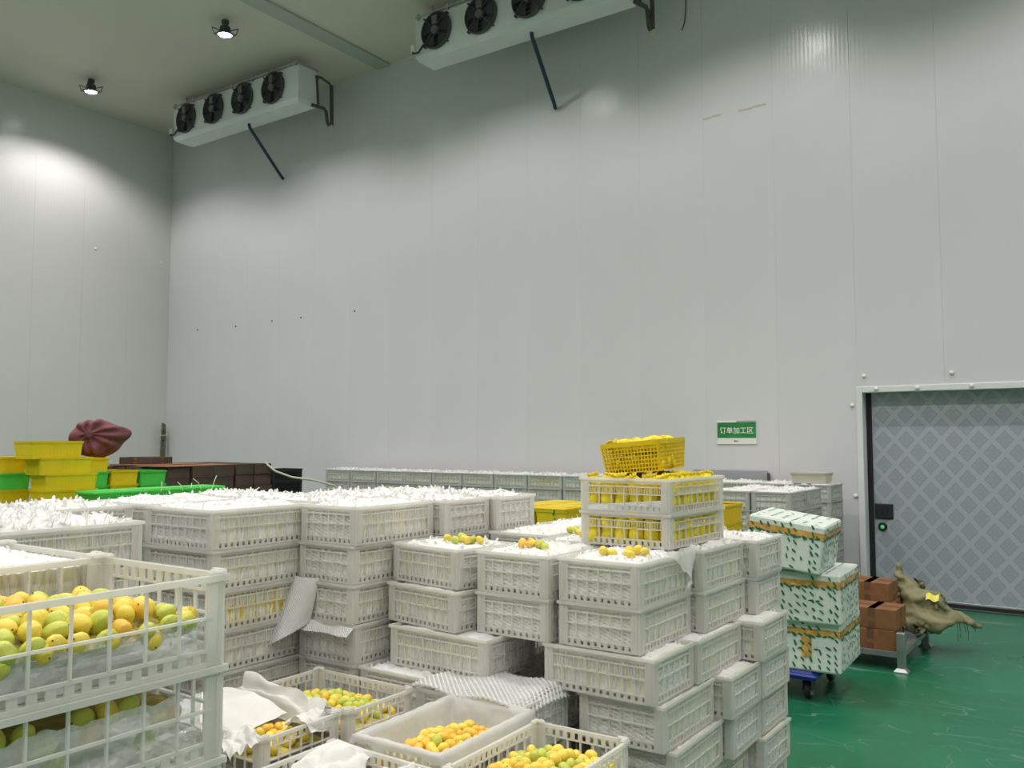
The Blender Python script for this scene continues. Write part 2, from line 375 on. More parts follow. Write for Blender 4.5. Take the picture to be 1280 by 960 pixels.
# ------------------------------------------------------------------ lamps
lampn = [0]
def make_lamp():
    t = empty('high_bay_lamp', (0, 0, 0))
    m = MB(); m.lathe([(0.055, 0.0), (0.055, -0.05), (0.035, -0.055), (0.035, -0.09), (0.075, -0.10), (0.085, -0.16), (0.06, -0.17)], 16)
    part('housing', m.mesh('lamp_housing', 'dgrey', False), t)
    m = MB()
    for k in range(4):
        a = PI/4 + k*PI/2; c, s_ = math.cos(a), math.sin(a)
        m.bar((0.06*c, 0.06*s_, -0.16), (0.19*c, 0.19*s_, -0.115), 0.02, 0.008); m.bar((0.19*c, 0.19*s_, -0.115), (0.16*c, 0.16*s_, -0.215), 0.02, 0.008)
    for k in range(4):
        a = PI/4 + k*PI/2; a2 = a + PI/2
        m.bar((0.16*math.cos(a), 0.16*math.sin(a), -0.213), (0.16*math.cos(a2), 0.16*math.sin(a2), -0.213), 0.014, 0.006)
    part('bracket', m.mesh('lamp_bracket', 'dgrey'), t)
    part('reflector', MB().lathe([(0.06, -0.165), (0.105, -0.20), (0.118, -0.235), (0.112, -0.235), (0.10, -0.203), (0.058, -0.168)], 24, None, False, False).mesh('lamp_reflector', 'refl', True), t)
    part('led_disc', MB().lathe([(0.095, -0.214), (0.095, -0.222), (0.05, -0.226)], 24).mesh('led_disc', 'led'), t)
    ld = bpy.data.lights.new('lamp_light', 'SPOT'); ld.energy = LAMP_W; ld.color = LAMP_COL; ld.spot_size = rad(LAMP_CONE); ld.spot_blend = 0.48; ld.shadow_soft_size = 0.09
    lo = bpy.data.objects.new('lamp_light', ld); COL.objects.link(lo); lo.parent = t; lo.location = (0, 0, -0.245); KIDS.setdefault(t.name, []).append(lo)
    return t
lamp0 = make_lamp()
LX = (-14.6, -10.85, -7.2, -3.5, 0.2, 3.9); LY = (7.95, 4.2, 0.45, -3.3)
first = True
for iy, ly in enumerate(LY):
    for ix, lx in enumerate(LX):
        o = lamp0 if first else copy_tree(lamp0); first = False
        o.location = (lx, ly, CEIL)
        if iy == 0 and ix == 0: tag(o, 'lit ceiling lamp on the left, nearest the left wall', 'lamp')
        elif iy == 0 and ix == 1: tag(o, 'lit ceiling lamp above the fan cooler on the left', 'lamp')
        else: tag(o, 'round ceiling lamp overhead, outside the picture', 'lamp', 'ceiling lamps out of view')

# ------------------------------------------------------------------ fan coolers under the ceiling
def make_cooler():
    Lc, D, H0 = 3.42, 0.42, 0.62
    t = empty('fan_cooler', (0, 0, 0))
    # casing: front face, back, tray
    m = MB(); m.rbox((0, 0, 0.06), (Lc, D, H0), 0.012)
    part('casing', m.mesh('cooler_casing', 'white'), t)
    m = MB(); m.add([(0.0,0.0,0.06),(Lc,0.0,0.06),(Lc,D,0.06),(0,D,0.06),(0.03,0.05,0.0),(Lc-0.03,0.05,0.0),(Lc-0.03,D-0.02,0.0),(0.03,D-0.02,0.0)], [(4,7,6,5),(0,1,2,3),(0,4,5,1),(1,5,6,2),(2,6,7,3),(3,7,4,0)])
    part('drain_tray', m.mesh('drain_tray', 'white'), t)
    ring = MB().lathe([(0.265, 0), (0.275, 0.03), (0.262, 0.055), (0.25, 0.05), (0.248, 0.0)], 32, rx, False, False).mesh('fan_ring', 'dgrey', True)
    disc = MB().lathe([(0.25, 0.0), (0.25, 0.004)], 32, rx).mesh('fan_opening', 'black')
    bl = MB()
    for k in range(5):
        a = 2*PI*k/5 + 0.3
        def fn(u, v, a=a):
            r = 0.05 + 0.19*v; th = a + (u-0.5)*(0.75 + 0.25*v); return (r*math.cos(th), -0.012 - 0.028*u, r*math.sin(th))
        bl.grid(fn, 4, 3)
    blade = bl.mesh('fan_blades', 'blade')
    mot = MB().lathe([(0.065, 0.02), (0.068, 0.07), (0.05, 0.085)], 16, rx).box((-0.04, -0.085, 0.07), (0.055, -0.03, 0.20)).mesh('fan_motor', 'motor')
    gd = MB()
    for k in range(4):
        a = PI/4 + k*PI/2; gd.bar((0.05*math.cos(a), -0.08, 0.05*math.sin(a)), (0.29*math.cos(a), -0.055, 0.29*math.sin(a)), 0.016, 0.012)
        gd.bar((0.29*math.cos(a), -0.06, 0.29*math.sin(a)), (0.29*math.cos(a), 0.0, 0.29*math.sin(a)), 0.02, 0.02)
    for rr in (0.10, 0.155, 0.21):
        gd.tube([(rr*math.cos(2*PI*k/20), -0.066+0.02*rr, rr*math.sin(2*PI*k/20)) for k in range(21)], 0.003, 4, False)
    guard = gd.mesh('fan_guard', 'dgrey')
    for k in range(4):
        fx = 0.42 + 0.80*k
        f = part('fan', disc, t, (fx, -0.001, 0.345))
        part('fan_ring', ring, f); part('fan_blades', blade, f, (0, 0.0, 0)); part('fan_motor', mot, f); part('fan_guard', guard, f)
    m = MB(); m.tube([(0.02, -0.02, H0+0.02), (Lc, -0.02, H0+0.02), (Lc, D, H0+0.02)], 0.014, 6)
    for k in range(7): m.box((0.05+k*0.55, -0.03, H0-0.02), (0.09+k*0.55, 0.0, H0+0.06))
    part('top_rail', m.mesh('top_rail', 'steel'), t)
    for hx in (0.25, Lc-0.3):
        m = MB(); m.tube([(hx, 0.1, H0), (hx, 0.1, 0.82)], 0.012, 6); part('hanger_rod', m.mesh('hanger_rod', 'steel'), t)
    m = MB(); m.tube([(0.0, -0.0, 0.24), (-0.03, -0.03, 0.2), (0.0, -0.05, 0.1), (0.10, -0.045, 0.09), (0.16, -0.03, 0.17), (0.2, -0.01, 0.22)], 0.014, 6)
    part('power_cable', m.mesh('power_cable', 'black'), t)
    part('cable_gland', MB().rbox((-0.05, -0.06, 0.12), (0.03, 0.0, 0.24), 0.02).mesh('cable_gland', 'signw'), t)
    m = MB()
    m.tube([(Lc, D-0.06, 0.52), (Lc+0.06, D+0.02, 0.52), (Lc+0.06, D+0.25, 0.47)], 0.022, 8); m.tube([(Lc+0.01, D-0.03, 0.55), (Lc+0.02, D-0.0, 0.05)], 0.02, 8)
    m.tube([(Lc+0.06, D+0.25, 0.50), (Lc+0.06, D+0.27, -0.24)], 0.032, 8)
    m.tube([(Lc-0.02, D-0.12, 0.03), (Lc+0.05, D+0.1, 0.02), (Lc+0.05, D+0.15, -0.02), (Lc+0.05, D+0.18, -0.2), (Lc+0.05, D+0.22, -0.24)], 0.03, 8)
    part('refrigerant_pipe', m.mesh('refrigerant_pipe', 'pipe'), t)
    part('pipe_elbow', MB().ell((Lc+0.06, D+0.25, 0.50), (0.05, 0.05, 0.05)).ell((Lc+0.06, D+0.27, -0.25), (0.045, 0.045, 0.05)).mesh('pipe_elbow', 'hose', True), t)
    part('drain_pipe', MB().tube([(1.9, 0.22, 0.02), (1.9, 0.24, -0.06), (1.72, 1.08, -0.66), (1.68, 1.18, -0.70)], 0.028, 8).mesh('drain_pipe', 'drain'), t)
    return t
c1 = make_cooler(); c1.location = (-14.17, 9.3, 7.385)
tag(c1, 'white four-fan ceiling cooler, the smaller-looking one on the left', 'cooler')
c2 = copy_tree(c1); c2.location = (-8.22, 9.3, 7.385)
tag(c2, 'white four-fan ceiling cooler, the right one cut by the top edge', 'cooler')
ww = obj('hanging_wire', MB().tube([(-4.49, YW-0.01, CEIL), (-4.49, YW-0.012, 7.6), (-4.51, YW-0.015, 7.4), (-4.55, YW-0.012, 7.31)], 0.007, 5).mesh('hanging_wire', 'dgrey'))
tag(ww, 'thin loose wire hanging down the back wall from the ceiling', 'wire')

# ------------------------------------------------------------------ sign and board on the back wall
sg = empty('wall_sign', (-3.89, YW, 1.942))
part('sign_board', MB().rbox((-0.255, -0.014, -0.145), (0.255, -0.001, 0.15), 0.003).mesh('sign_board', 'signw'), sg)
part('green_field', MB().box((-0.25, -0.0165, -0.065), (0.25, -0.0135, 0.128)).mesh('green_field', 'signg'), sg)
part('top_strip', MB().box((0.0, -0.0165, 0.129), (0.25, -0.0135, 0.15)).mesh('top_strip', 'board'), sg)
def text_mesh(s, size, name, material, ext=0.001):
    c = bpy.data.curves.new(name, 'FONT'); c.body = s; c.size = size; c.extrude = ext; c.align_x = 'CENTER'; c.align_y = 'CENTER'; c.offset = 0.0004
    o = bpy.data.objects.new(name, c); COL.objects.link(o)
    bpy.context.view_layer.update()
    me = bpy.data.meshes.new_from_object(o.evaluated_get(bpy.context.evaluated_depsgraph_get()))
    bpy.data.objects.remove(o); me.materials.clear(); me.materials.append(M[material]); return me
tx = part('lettering', text_mesh('订单加工区', 0.088, 'lettering', 'lite'), sg, (0.0, -0.0175, 0.022)); tx.rotation_euler = (rad(90), 0, 0)
part('logo_mark', MB().box((-0.035, -0.016, -0.112), (-0.008, -0.0135, -0.097)).box((-0.006, -0.016, -0.11), (0.018, -0.0135, -0.1)).mesh('logo_mark', 'dgrey'), sg)
tag(sg, 'green and white area sign with white lettering on back wall', 'sign')
bd = empty('grey_board', (-3.96, YW-0.05, 0))
part('panel', MB().rbox((-0.5, 0, 0), (0.46, 0.03, 1.475), 0.004).mesh('board_panel', 'board'), bd)
part('edge_strip', MB().rbox((0.46, -0.004, 0), (0.485, 0.034, 1.45), 0.004).mesh('board_edge', 'dgrey'), bd)
tag(bd, 'grey board standing against the back wall below the sign', 'board')

# ------------------------------------------------------------------ crates
P = 0.178
TYPES = {'A': (0.50, 0.37, 0.1765, 8, 6), 'S': (0.45, 0.37, 0.1765, 7, 6), 'O': (0.55, 0.365, 0.1765, 9, 6), 'Q': (0.56, 0.50, 0.1765, 9, 8),
         'F': (0.62, 0.44, 0.1765, 8, 6), 'Y': (0.58, 0.45, 0.151, 8, 6)}
def crate_side(ln, H, nb, bw, open_top=False):
    """one lattice wall along x, outer face at y=0, inner at y=+t"""
    m = MB(); t = 0.006; h = ln/2 - 0.03; zm = H*0.52
    m.box((-h, 0, 0.0), (h, t, 0.009)); m.box((-h, 0, 0.028), (h, t, 0.035))
    m.box((-h, -0.002, zm), (h, t, zm+0.005)); zt_ = H-0.012
    if open_top != 'bare': zt_ = H-0.040; m.box((-h, 0, H-0.040), (h, t, H-0.035))
    k = int(2*h/0.030)
    for i in range(k+1):
        x = -h + 2*h*i/k; m.box((x-0.0085, 0.001, 0.009), (x+0.0085, t, 0.028))
        if open_top is True: m.box((x-0.008, 0.001, H-0.034), (x+0.008, t, H-0.012))
    if not open_top: m.box((-h, 0.002, H-0.024), (h, 0.004, H-0.012))
    for i in range(1, nb):
        x = -h + 2*h*i/nb; m.box((x-bw/2, -0.001, 0.035), (x+bw/2, t, zt_))
    if not open_top:                     # fine close ribs of the upper half
        k = int(2*h/0.0125) if ln > 0.42 else 0
        for i in range(k):
            x = -h + 2*h*(i+0.5)/k; m.box((x-0.0012, 0.002, zm+0.005), (x+0.0012, 0.005, H-0.040))
    return m
def xf(m, M4):
    m.v = [tuple(M4 @ Vector(p)) for p in m.v]; return m
def crate_bits(ty, nub=False):
    L, W, H, nl, nw = TYPES[ty]; bits = []
    base = MB(); base.box((-L/2+0.008, -W/2+0.008, 0.004), (L/2-0.008, W/2-0.008, 0.009))
    for i in range(1, 5): base.box((-L/2+L*i/5-0.006, -W/2+0.01, 0.0), (-L/2+L*i/5+0.006, W/2-0.01, 0.004))
    bits.append(('base', base, (0,0,0), 0))
    rim = MB(); f = 0.007
    for s in (-1, 1):
        rim.box((-L/2-f, s*W/2-(f if s < 0 else 0.006), H-0.012), (L/2+f, s*W/2+(0.006 if s < 0 else f), H))
        rim.box((s*L/2-(f if s < 0 else 0.006), -W/2+0.006, H-0.012), (s*L/2+(0.006 if s < 0 else f), W/2-0.006, H))
    bits.append(('rim', rim, (0,0,0), 0))
    post = MB(); c = 0.042
    post.rbox((-0.001, -0.001, 0.0), (c, 0.008, H-0.012), 0.002); post.rbox((-0.001, 0.008, 0.0), (0.008, c, H-0.012), 0.002)
    post.box((0.012, -0.003, 0.012), (0.017, 0.0, H-0.02)); post.box((-0.003, 0.012, 0.012), (0.0, 0.017, H-0.02))
    if nub: post.rbox((-0.004, -0.004, H-0.001), (c-0.006, 0.012, H+0.010), 0.004); post.rbox((-0.004, 0.012, H-0.001), (0.012, c-0.006, H+0.010), 0.004)
    for i, (x, y) in enumerate(((-L/2, -W/2), (L/2, -W/2), (L/2, W/2), (-L/2, W/2))):
        bits.append(('corner_post', post, (x, y, 0), i*PI/2))
    op = ty == 'F' or nub; bw = 0.0045; sl = crate_side(L, H, nl, bw, 'bare' if ty == 'F' else op); sw = crate_side(W, H, nw, bw, op)
    bits += [('side_grille', sl, (0, -W/2, 0), 0), ('side_grille', sl, (0, W/2, 0), PI), ('end_grille', sw, (L/2, 0, 0), PI/2), ('end_grille', sw, (-L/2, 0, 0), -PI/2)]
    return bits
PROTO = {}
def crate_proto(ty, nub, pl):
    key = (ty, nub, pl)
    if key not in PROTO:
        lib = {}; out = []
        for n, mb, loc, rz in crate_bits(ty, nub):
            if id(mb) not in lib: lib[id(mb)] = (mb.mesh('crate_' + n, pl), mb)
            out.append((n, lib[id(mb)][0], loc, rz))
        PROTO[key] = out
    return PROTO[key]
def crate_single(ty, pl):
    key = (ty, 'one', pl)
    if key not in PROTO:
        big = MB()
        for n, mb, loc, rz in crate_bits(ty): 
            X = Matrix.Translation(loc) @ Matrix.Rotation(rz, 4, 'Z'); big.add([X @ Vector(p) for p in mb.v], mb.f)
        PROTO[key] = big.mesh('crate_moulding', pl)
    return PROTO[key]
def crate(ty, x, y, z, yaw, label, group, full=True, nub=False, pl='plastic'):
    if full:
        t = empty('plastic_crate', (x, y, z), rad(yaw))
        for n, me, loc, rz in crate_proto(ty, nub, pl): part(n, me, t, loc, rz)
    else:
        t = obj('plastic_crate', crate_single(ty, pl), None, (x, y, z), rad(yaw))
    return tag(t, label, 'crate', group)

# ---- foam-net packing inside a crate
FILL = {}
def fill_mesh(ty, var, top, core='core', foam='foam', lush=1.0):
    key = (ty, var, top, core, foam, lush)
    if key in FILL: return FILL[key]
    rng = random.Random(sum(map(ord, ty))*17 + var*7 + int(top)*3 + int(lush*10)); L, W, H = TYPES[ty][:3]
    m = MB(); a, b = L/2-0.012, W/2-0.012; hz = H-0.02 if not top else H-0.006
    m.cur = 1; m.rbox((-a+0.002, -b+0.002, 0.013), (a-0.002, b-0.002, hz-0.006), 0.012); m.cur = 0
    rows = 2; rh = (hz-0.02)/rows
    for s in (-1, 1):
        for r in range(rows):
            x = -a+0.02
            while x < a-0.015:
                wd = rng.uniform(0.006, 0.0105)
                if rng.random() < 0.88:
                    rot = Matrix.Rotation(rng.uniform(-0.22, 0.22), 4, 'Y')
                    m.ell((x, s*(b-0.004), 0.02+rh*(r+0.5)+rng.uniform(-0.006, 0.006)), (wd, 0.007, rh*rng.uniform(0.44, 0.60)), 5, 4, rot)
                x += wd*2.1
        # woven net on the two ends
        for sl in (0.34, -0.30):
            z = -0.10
            while z < hz+0.1:
                z += rng.uniform(0.013, 0.019)
                y0, y1 = -b+0.012, b-0.012; z0 = z - sl*b + rng.uniform(-0.003, 0.003); z1 = z + sl*b + rng.uniform(-0.003, 0.003)
                if z0 == z1: continue
                def clip(y0, z0, y1, z1):
                    lo, hi = 0.016, hz-0.012
                    def at(zz): return y0 + (y1-y0)*(zz-z0)/(z1-z0)
                    ps = [(y0, z0), (y1, z1)]
                    if max(z0, z1) < lo or min(z0, z1) > hi: return None
                    o = []
                    for (yy, zz) in ps:
                        if zz < lo: o.append((at(lo), lo))
                        elif zz > hi: o.append((at(hi), hi))
                        else: o.append((yy, zz))
                    return o
                q = clip(y0, z0, y1, z1)
                if q and abs(q[0][0]-q[1][0]) > 0.02:
                    xo = s*(a-0.002 - (0.002 if sl < 0 else 0))
                    m.bar((xo, q[0][0], q[0][1]), (xo, q[1][0], q[1][1]), rng.uniform(0.006, 0.010), 0.007, (1, 0, 0))
    if top:
        ph = rng.uniform(0, 50)
        def surf(u, v):
            x, y = -a+2*a*u, -b+2*b*v; e = min(u, 1-u, v, 1-v)
            return (x, y, hz - 0.014 + min(1, e*9)*(0.016 + 0.020*lush*(0.5+nz(x*9+ph, y*9, 1)) + 0.012*nz(x*40+ph, y*40, 2)))
        m.grid(surf, 16, 12)
        for k in range(int(150*lush)):        # frayed tube ends of the net sleeves
            u, v = rng.random(), rng.random()
            if rng.random() < 0.3:
                if rng.random() < 0.5: u = rng.choice((0.02, 0.98))
                else: v = rng.choice((0.02, 0.98))
            px, py, pz = surf(min(max(u, 0.03), 0.97), min(max(v, 0.03), 0.97)); an = rng.uniform(0, 2*PI); tl = rng.uniform(0.2, 1.3)
            d = Vector((math.cos(an)*math.sin(tl), math.sin(an)*math.sin(tl), math.cos(tl))); ln = rng.uniform(0.016, 0.036)*lush; wdt = rng.uniform(0.004, 0.009)
            o = d.orthogonal().normalized()*wdt; o2 = d.cross(o)*0.5; p0 = Vector((px, py, pz-0.004)); p1 = p0+d*ln*0.6; p2 = p0+d*ln+Vector((0, 0, -0.004))
            m.add([p0-o, p0+o, p0+o2, p1-o*0.9, p1+o*0.9, p1+o2*0.9, p2], [(0,1,4,3),(1,2,5,4),(2,0,3,5),(3,4,6),(4,5,6),(5,3,6)])
    FILL[key] = m.mesh('foam_net_packing', [foam, core]); return FILL[key]
fillrng = random.Random(3)
def fill(ty, x, y, z, yaw, label, group, top=False, lush=1.0, core='core', foam='foam', name='foam_netting', cat='packing'):
    o = obj(name, fill_mesh(ty, fillrng.randrange(3), top, core, foam, lush), None, (x, y, z+0.001), rad(yaw))
    return tag(o, label, cat, group, 'stuff')

# ---- pallets under the piles
def pallet(x0, y0, x1, y1, h, label):
    t = empty('pallet', ((x0+x1)/2, (y0+y1)/2, 0)); lx, ly = x1-x0, y1-y0
    n = max(3, int(ly/0.16)); bm = MB().rbox((-lx/2, -0.055, h-0.022), (lx/2, 0.055, h), 0.003).mesh('deck_board', 'wood')
    for i in range(n): part('deck_board', bm, t, (0, -ly/2+0.055+(ly-0.11)*i/(n-1), 0))
    rm = MB().rbox((-0.05, -ly/2, 0.0), (0.05, ly/2, h-0.022), 0.003).mesh('runner', 'wood')
    for i in range(3): part('runner', rm, t, (-lx/2+0.05+(lx-0.1)*i/2, 0, 0))
    tag(t, label, 'pallet')

# ================= the right-hand pile (seven layers)
G = 'milky crates of the right pile'; GF = 'foam netting in the right pile'
pallet(-2.785, 2.76, -1.42, 4.62, 0.12, 'low wooden pallet under the right pile of crates')
ZR = lambda i: 0.12 + P*(7-i)
W_ = {'a': 'the near corner stack of the right pile', 'b': 'the middle front stack of the right pile', 'c': 'the left front stack of the right pile',
      's': 'the second right-side stack of the right pile', 't': 'the far corner stack of the right pile',
      'b2': 'the stack behind the middle front stack', 'c2': 'the stack behind the left front stack', 'b3': 'the back middle stack of the right pile', 'c3': 'the back left stack of the right pile', 'd': 'the low net-topped stack before the right pile'}
RP = [  # stack, level, type, x, y, yaw, fully built
 ('a',1,'A',-1.735,3.345,90,1),('a',2,'A',-1.738,3.345,90.5,1),('a',3,'A',-1.73,3.26,-0.5,1),('a',4,'A',-1.64,3.345,90,1),('a',5,'A',-1.615,3.385,91,1),('a',6,'A',-1.68,3.30,1,1),('a',7,'A',-1.64,3.37,90,1),
 ('b',1,'A',-2.145,3.325,89.5,1),('b',2,'A',-2.147,3.325,90,1),('b',3,'O',-2.475,3.155,-1,1),('d',1,'A',-2.15,2.945,0,1),('b',4,'A',-2.2,3.335,0,0),
 ('c',1,'S',-2.60,3.245,-9,1),('c',2,'S',-2.585,3.20,-8,1),('c',4,'A',-2.655,3.125,90,1),('c',3,'A',-2.54,3.55,0,0),
 ('s',1,'A',-1.69,3.87,90,1),('s',2,'A',-1.685,3.87,90,1),('s',3,'A',-1.65,3.71,90,1),('s',4,'A',-1.64,3.82,0,1),('s',5,'A',-1.65,3.85,1,1),('s',6,'A',-1.64,3.755,90,1),('s',7,'A',-1.66,3.85,0,1),
 ('t',1,'A',-1.69,4.315,0,1),('t',2,'A',-1.70,4.315,0.5,1),('t',3,'A',-1.62,4.16,0,1),('t',4,'A',-1.63,4.205,-1,1),('t',5,'A',-1.65,4.24,0,1),('t',6,'A',-1.63,4.20,0,1),('t',7,'A',-1.66,4.24,0,1)]
for lv in (5, 6, 7):
    RP += [('d', lv-3, 'A', -2.15, 2.945, 0, 0), ('b', lv, 'A', -2.2, 3.335, 0, 0), ('c', lv, 'A', -2.655, 3.125, 90, 0)]
for lv in range(1, 8):
    f = 1 if lv == 1 else 0
    RP += [('b2', lv, 'A', -2.15, 3.86, 90, f), ('c2', lv, 'A', -2.57, 4.0, 90, f), ('b3', lv, 'A', -2.16, 4.37, 90, f), ('c3', lv, 'A', -2.60, 4.515, 90, f)]
for s, lv, ty, x, y, yaw, full in RP:
    z = ZR(lv + (3 if s == 'd' else 0))
    crate(ty, x, y, z, yaw, 'milky crate, %s in %s' % (ORD[lv], W_[s]), G, full=bool(full))
    if full or (s in ('b2',) and lv == 2):
        top = not (s == 'd')
        fill(ty, x, y, z, yaw, 'white foam netting in the %s crate of %s' % (ORD[lv], W_[s]), GF, top, 0.9 if lv == 1 else 0.3)
# ================= the left-hand pile (eight layers)
G = 'milky crates of the left pile'; GF = 'foam netting in the left pile'
ZL = lambda i: 0.12 + P*(8-i)
LPILE = [('Q',-3.50,2.65,90,'the wide left stack beside the gap, left pile',1),('O',-3.05,3.135,90.5,'the stack right of the gap, left pile',1),('O',-3.24,1.645,89,'the stack just behind the big foreground crates',1),
 ('A',-3.05,3.612,0,'the third stack from the gap, left pile',1),('A',-3.01,3.995,0,'the far right end stack of the left pile',1),
 ('O',-3.54,3.20,0,'the inner stack behind the wide left stack',0),('O',-3.60,3.61,0,'the middle back inner stack of the left pile',0),('A',-3.54,3.995,0,'the back right inner stack of the left pile',0),
 ('O',-3.65,1.645,90,'the second stack leftward behind the foreground crates',0),('O',-4.06,1.645,90,'the third stack leftward behind the foreground crates',0),('Q',-4.06,2.70,90,'the stack left of the wide left stack',0),('O',-4.12,2.18,0,'the stack between the left outer stacks',0),('O',-4.12,3.22,0,'the far back left stack of the left pile',0)]
pallet(-4.35, 1.36, -3.06, 1.94, 0.12, 'low pallet under the near end of the left pile')
pallet(-4.4, 1.98, -3.26, 3.40, 0.12, 'low pallet under the middle of the left pile')
pallet(-3.24, 2.86, -2.86, 3.40, 0.12, 'narrow low pallet under the stack right of the gap')
pallet(-3.87, 3.42, -2.79, 4.16, 0.12, 'low pallet under the far end of the left pile')
jr = random.Random(11)
for ty, x, y, yaw, where, full in LPILE:
    for lv in range(1, 9):
        jx, jy, ja = (jr.uniform(-0.008, 0.008), jr.uniform(-0.008, 0.008), jr.uniform(-1.2, 1.2)) if lv > 1 else (0, 0, 0)
        vis = full or lv == 1
        crate(ty, x+jx, y+jy, ZL(lv), yaw+ja, 'milky crate, %s in %s' % (ORD[lv], where), G, full=vis)
        if vis: fill(ty, x+jx, y+jy, ZL(lv), yaw+ja, 'white foam netting in the %s crate of %s' % (ORD[lv], where), GF, lv == 1, core='corey' if (lv == 3 and 'wide left stack b' in where) else 'core', lush=1.5 if 'foreground' in where else 1.05)
# hanging net sheets in the gap of the left pile
def sheet(name, fn, nu, nv, m, label, cat, smooth=True, loc=(0,0,0)):
    o = obj(name, MB().grid(fn, nu, nv).mesh(name, m, smooth), None, loc); md = o.modifiers.new('thickness', 'SOLIDIFY'); md.thickness = 0.0025; return tag(o, label, cat)
def net_sheet(name, fn, nu, nv, label, cat='packing', th=0.0035):
    """a diamond-meshed foam net: strands running both diagonals of a surface"""
    m = MB()
    for s in (0, 1):
        for k in range(-nv, nu+1):
            pts = []
            for j in range(nv+1):
                i = k + j if s == 0 else k + nv - j
                if 0 <= i <= nu: pts.append(fn(i/nu, j/nv))
            if len(pts) > 1: m.tube(pts, th, 4, False)
    o = obj(name, m.mesh(name, 'foam')); return tag(o, label, cat)
net_sheet('net_sheet', lambda u, v: (-3.26+0.03*math.sin(u*3)+0.15*u*(1-0.25*v), 2.848-0.02*v-0.13*v*(1-u)-0.02*math.sin(u*4), 1.20-0.30*v+0.10*u*v), 16, 22, 'white foam net sheet hanging in the gap of the left pile', th=0.003)
net_sheet('net_flap', lambda u, v: (-3.20+0.33*u, 2.862-0.045*v-0.01*math.sin(u*9), 1.008-0.012*u-0.045*v*(1-u*0.3)), 26, 5, 'white foam net edge hanging over the fourth crate right of the gap', th=0.003)
net_sheet('net_mat', lambda u, v: (-2.41+0.53*u, 2.735+0.37*v, 0.832+0.016+0.008*math.sin(u*11+v*5)-0.045*max(0, u-0.93)/0.07), 20, 14, 'white foam net mat over the low crate before the right pile', th=0.0048)

def flap(u, v):
    w_ = 1 - 0.75*v*u
    return (-1.536 + 0.012*math.sin(u*7+v*3) + 0.02*v, 3.30 + 0.30*u*w_ + 0.10*v, 1.385 - 0.17*v*(0.35+0.65*u) + 0.008*nz(u*6, v*6, 2))
o = obj('film_flap', MB().grid(flap, 20, 14).mesh('film_flap', 'milkfilm', True)); tag(o, 'milky film flap hanging over the right edge of near corner stack', 'film')
# ================= the pile by the door side and the rows against the back wall
G = 'crates against the back wall'
pallet(-10.75, 9.62, -5.6, 10.42, 0.125, 'long low pallet under the crate row along the back wall')
for c in range(9):
    x = -10.42 + 0.572*c; hz_ = (0.0, 0.004, 0.0, 0.006, 0.0, 0.004, 0.008, 0.0, 0.0)[c]
    for lv in range(1, 8):
        crate('O', x + jr.uniform(-0.006, 0.006), 10.15, 0.125 + P*(7-lv), jr.uniform(-1.2, 1.2), 'crate %s, column %s from the left, row along back wall' % (ORD[lv], ('one', 'two', 'three', 'four', 'five', 'six', 'seven', 'eight', 'nine')[c]), G, full=False, pl='plastic2')
        if lv <= 2: fill('O', x, 10.15, 0.125 + P*(7-lv), 0, 'foam netting, %s crate, column %s from the left along back wall' % (ORD[lv], ('one', 'two', 'three', 'four', 'five', 'six', 'seven', 'eight', 'nine')[c]), 'foam netting along the back wall', lv == 1, 1.3, 'corey' if c == 7 and lv == 1 else 'core')
G = 'crates by the grey board'
pallet(-4.3, 9.6, -2.52, 10.4, 0.12, 'low pallet under the crates before the grey board')
BRX = [('F', -4.05), ('F', -3.60), ('F', -3.15), ('A', -2.73)]
for c, (ty, x) in enumerate(BRX):
    wn = ('first', 'second', 'third', 'last')[c]
    for lv in range(1, 8):
        yy = 9.95 if ty == 'F' else 9.9
        crate(ty, x, yy, 0.12 + P*(7-lv), 90 + jr.uniform(-1, 1), 'crate %s, %s stack from the left before the grey board' % (ORD[lv], wn), G, full=lv < 3, pl='plastic2')
        if lv <= 3: fill(ty, x, yy, 0.12 + P*(7-lv), 90, 'foam netting in %s crate, %s stack from left before grey board' % (ORD[lv], wn), 'foam netting before the grey board', lv == 1, 1.0, 'corey' if c < 3 and lv == 1 else 'core')
G = 'crates behind the yellow baskets'
pallet(-3.26, 8.04, -2.46, 9.1, 0.12, 'low pallet under the crates behind the yellow baskets')
for c, (x, y) in enumerate(((-3.06, 8.31), (-2.67, 8.31), (-3.06, 8.83), (-2.67, 8.83))):
    wn = ('near left', 'near right', 'back left', 'back right')[c]
    for lv in range(1, 8):
        crate('A', x, y, 0.12 + P*(7-lv), 90 + jr.uniform(-1, 1), 'crate %s in the %s stack behind yellow baskets by foam boxes' % (ORD[lv], wn), G, full=lv < 3 and c < 2, pl='plastic2')
        if lv <= 2 and (c < 2 or lv == 1): fill('A', x, y, 0.12 + P*(7-lv), 90, 'foam netting, %s crate, %s stack behind yellow baskets by foam boxes' % (ORD[lv], wn), 'foam netting behind the yellow baskets', lv == 1, 1.0)

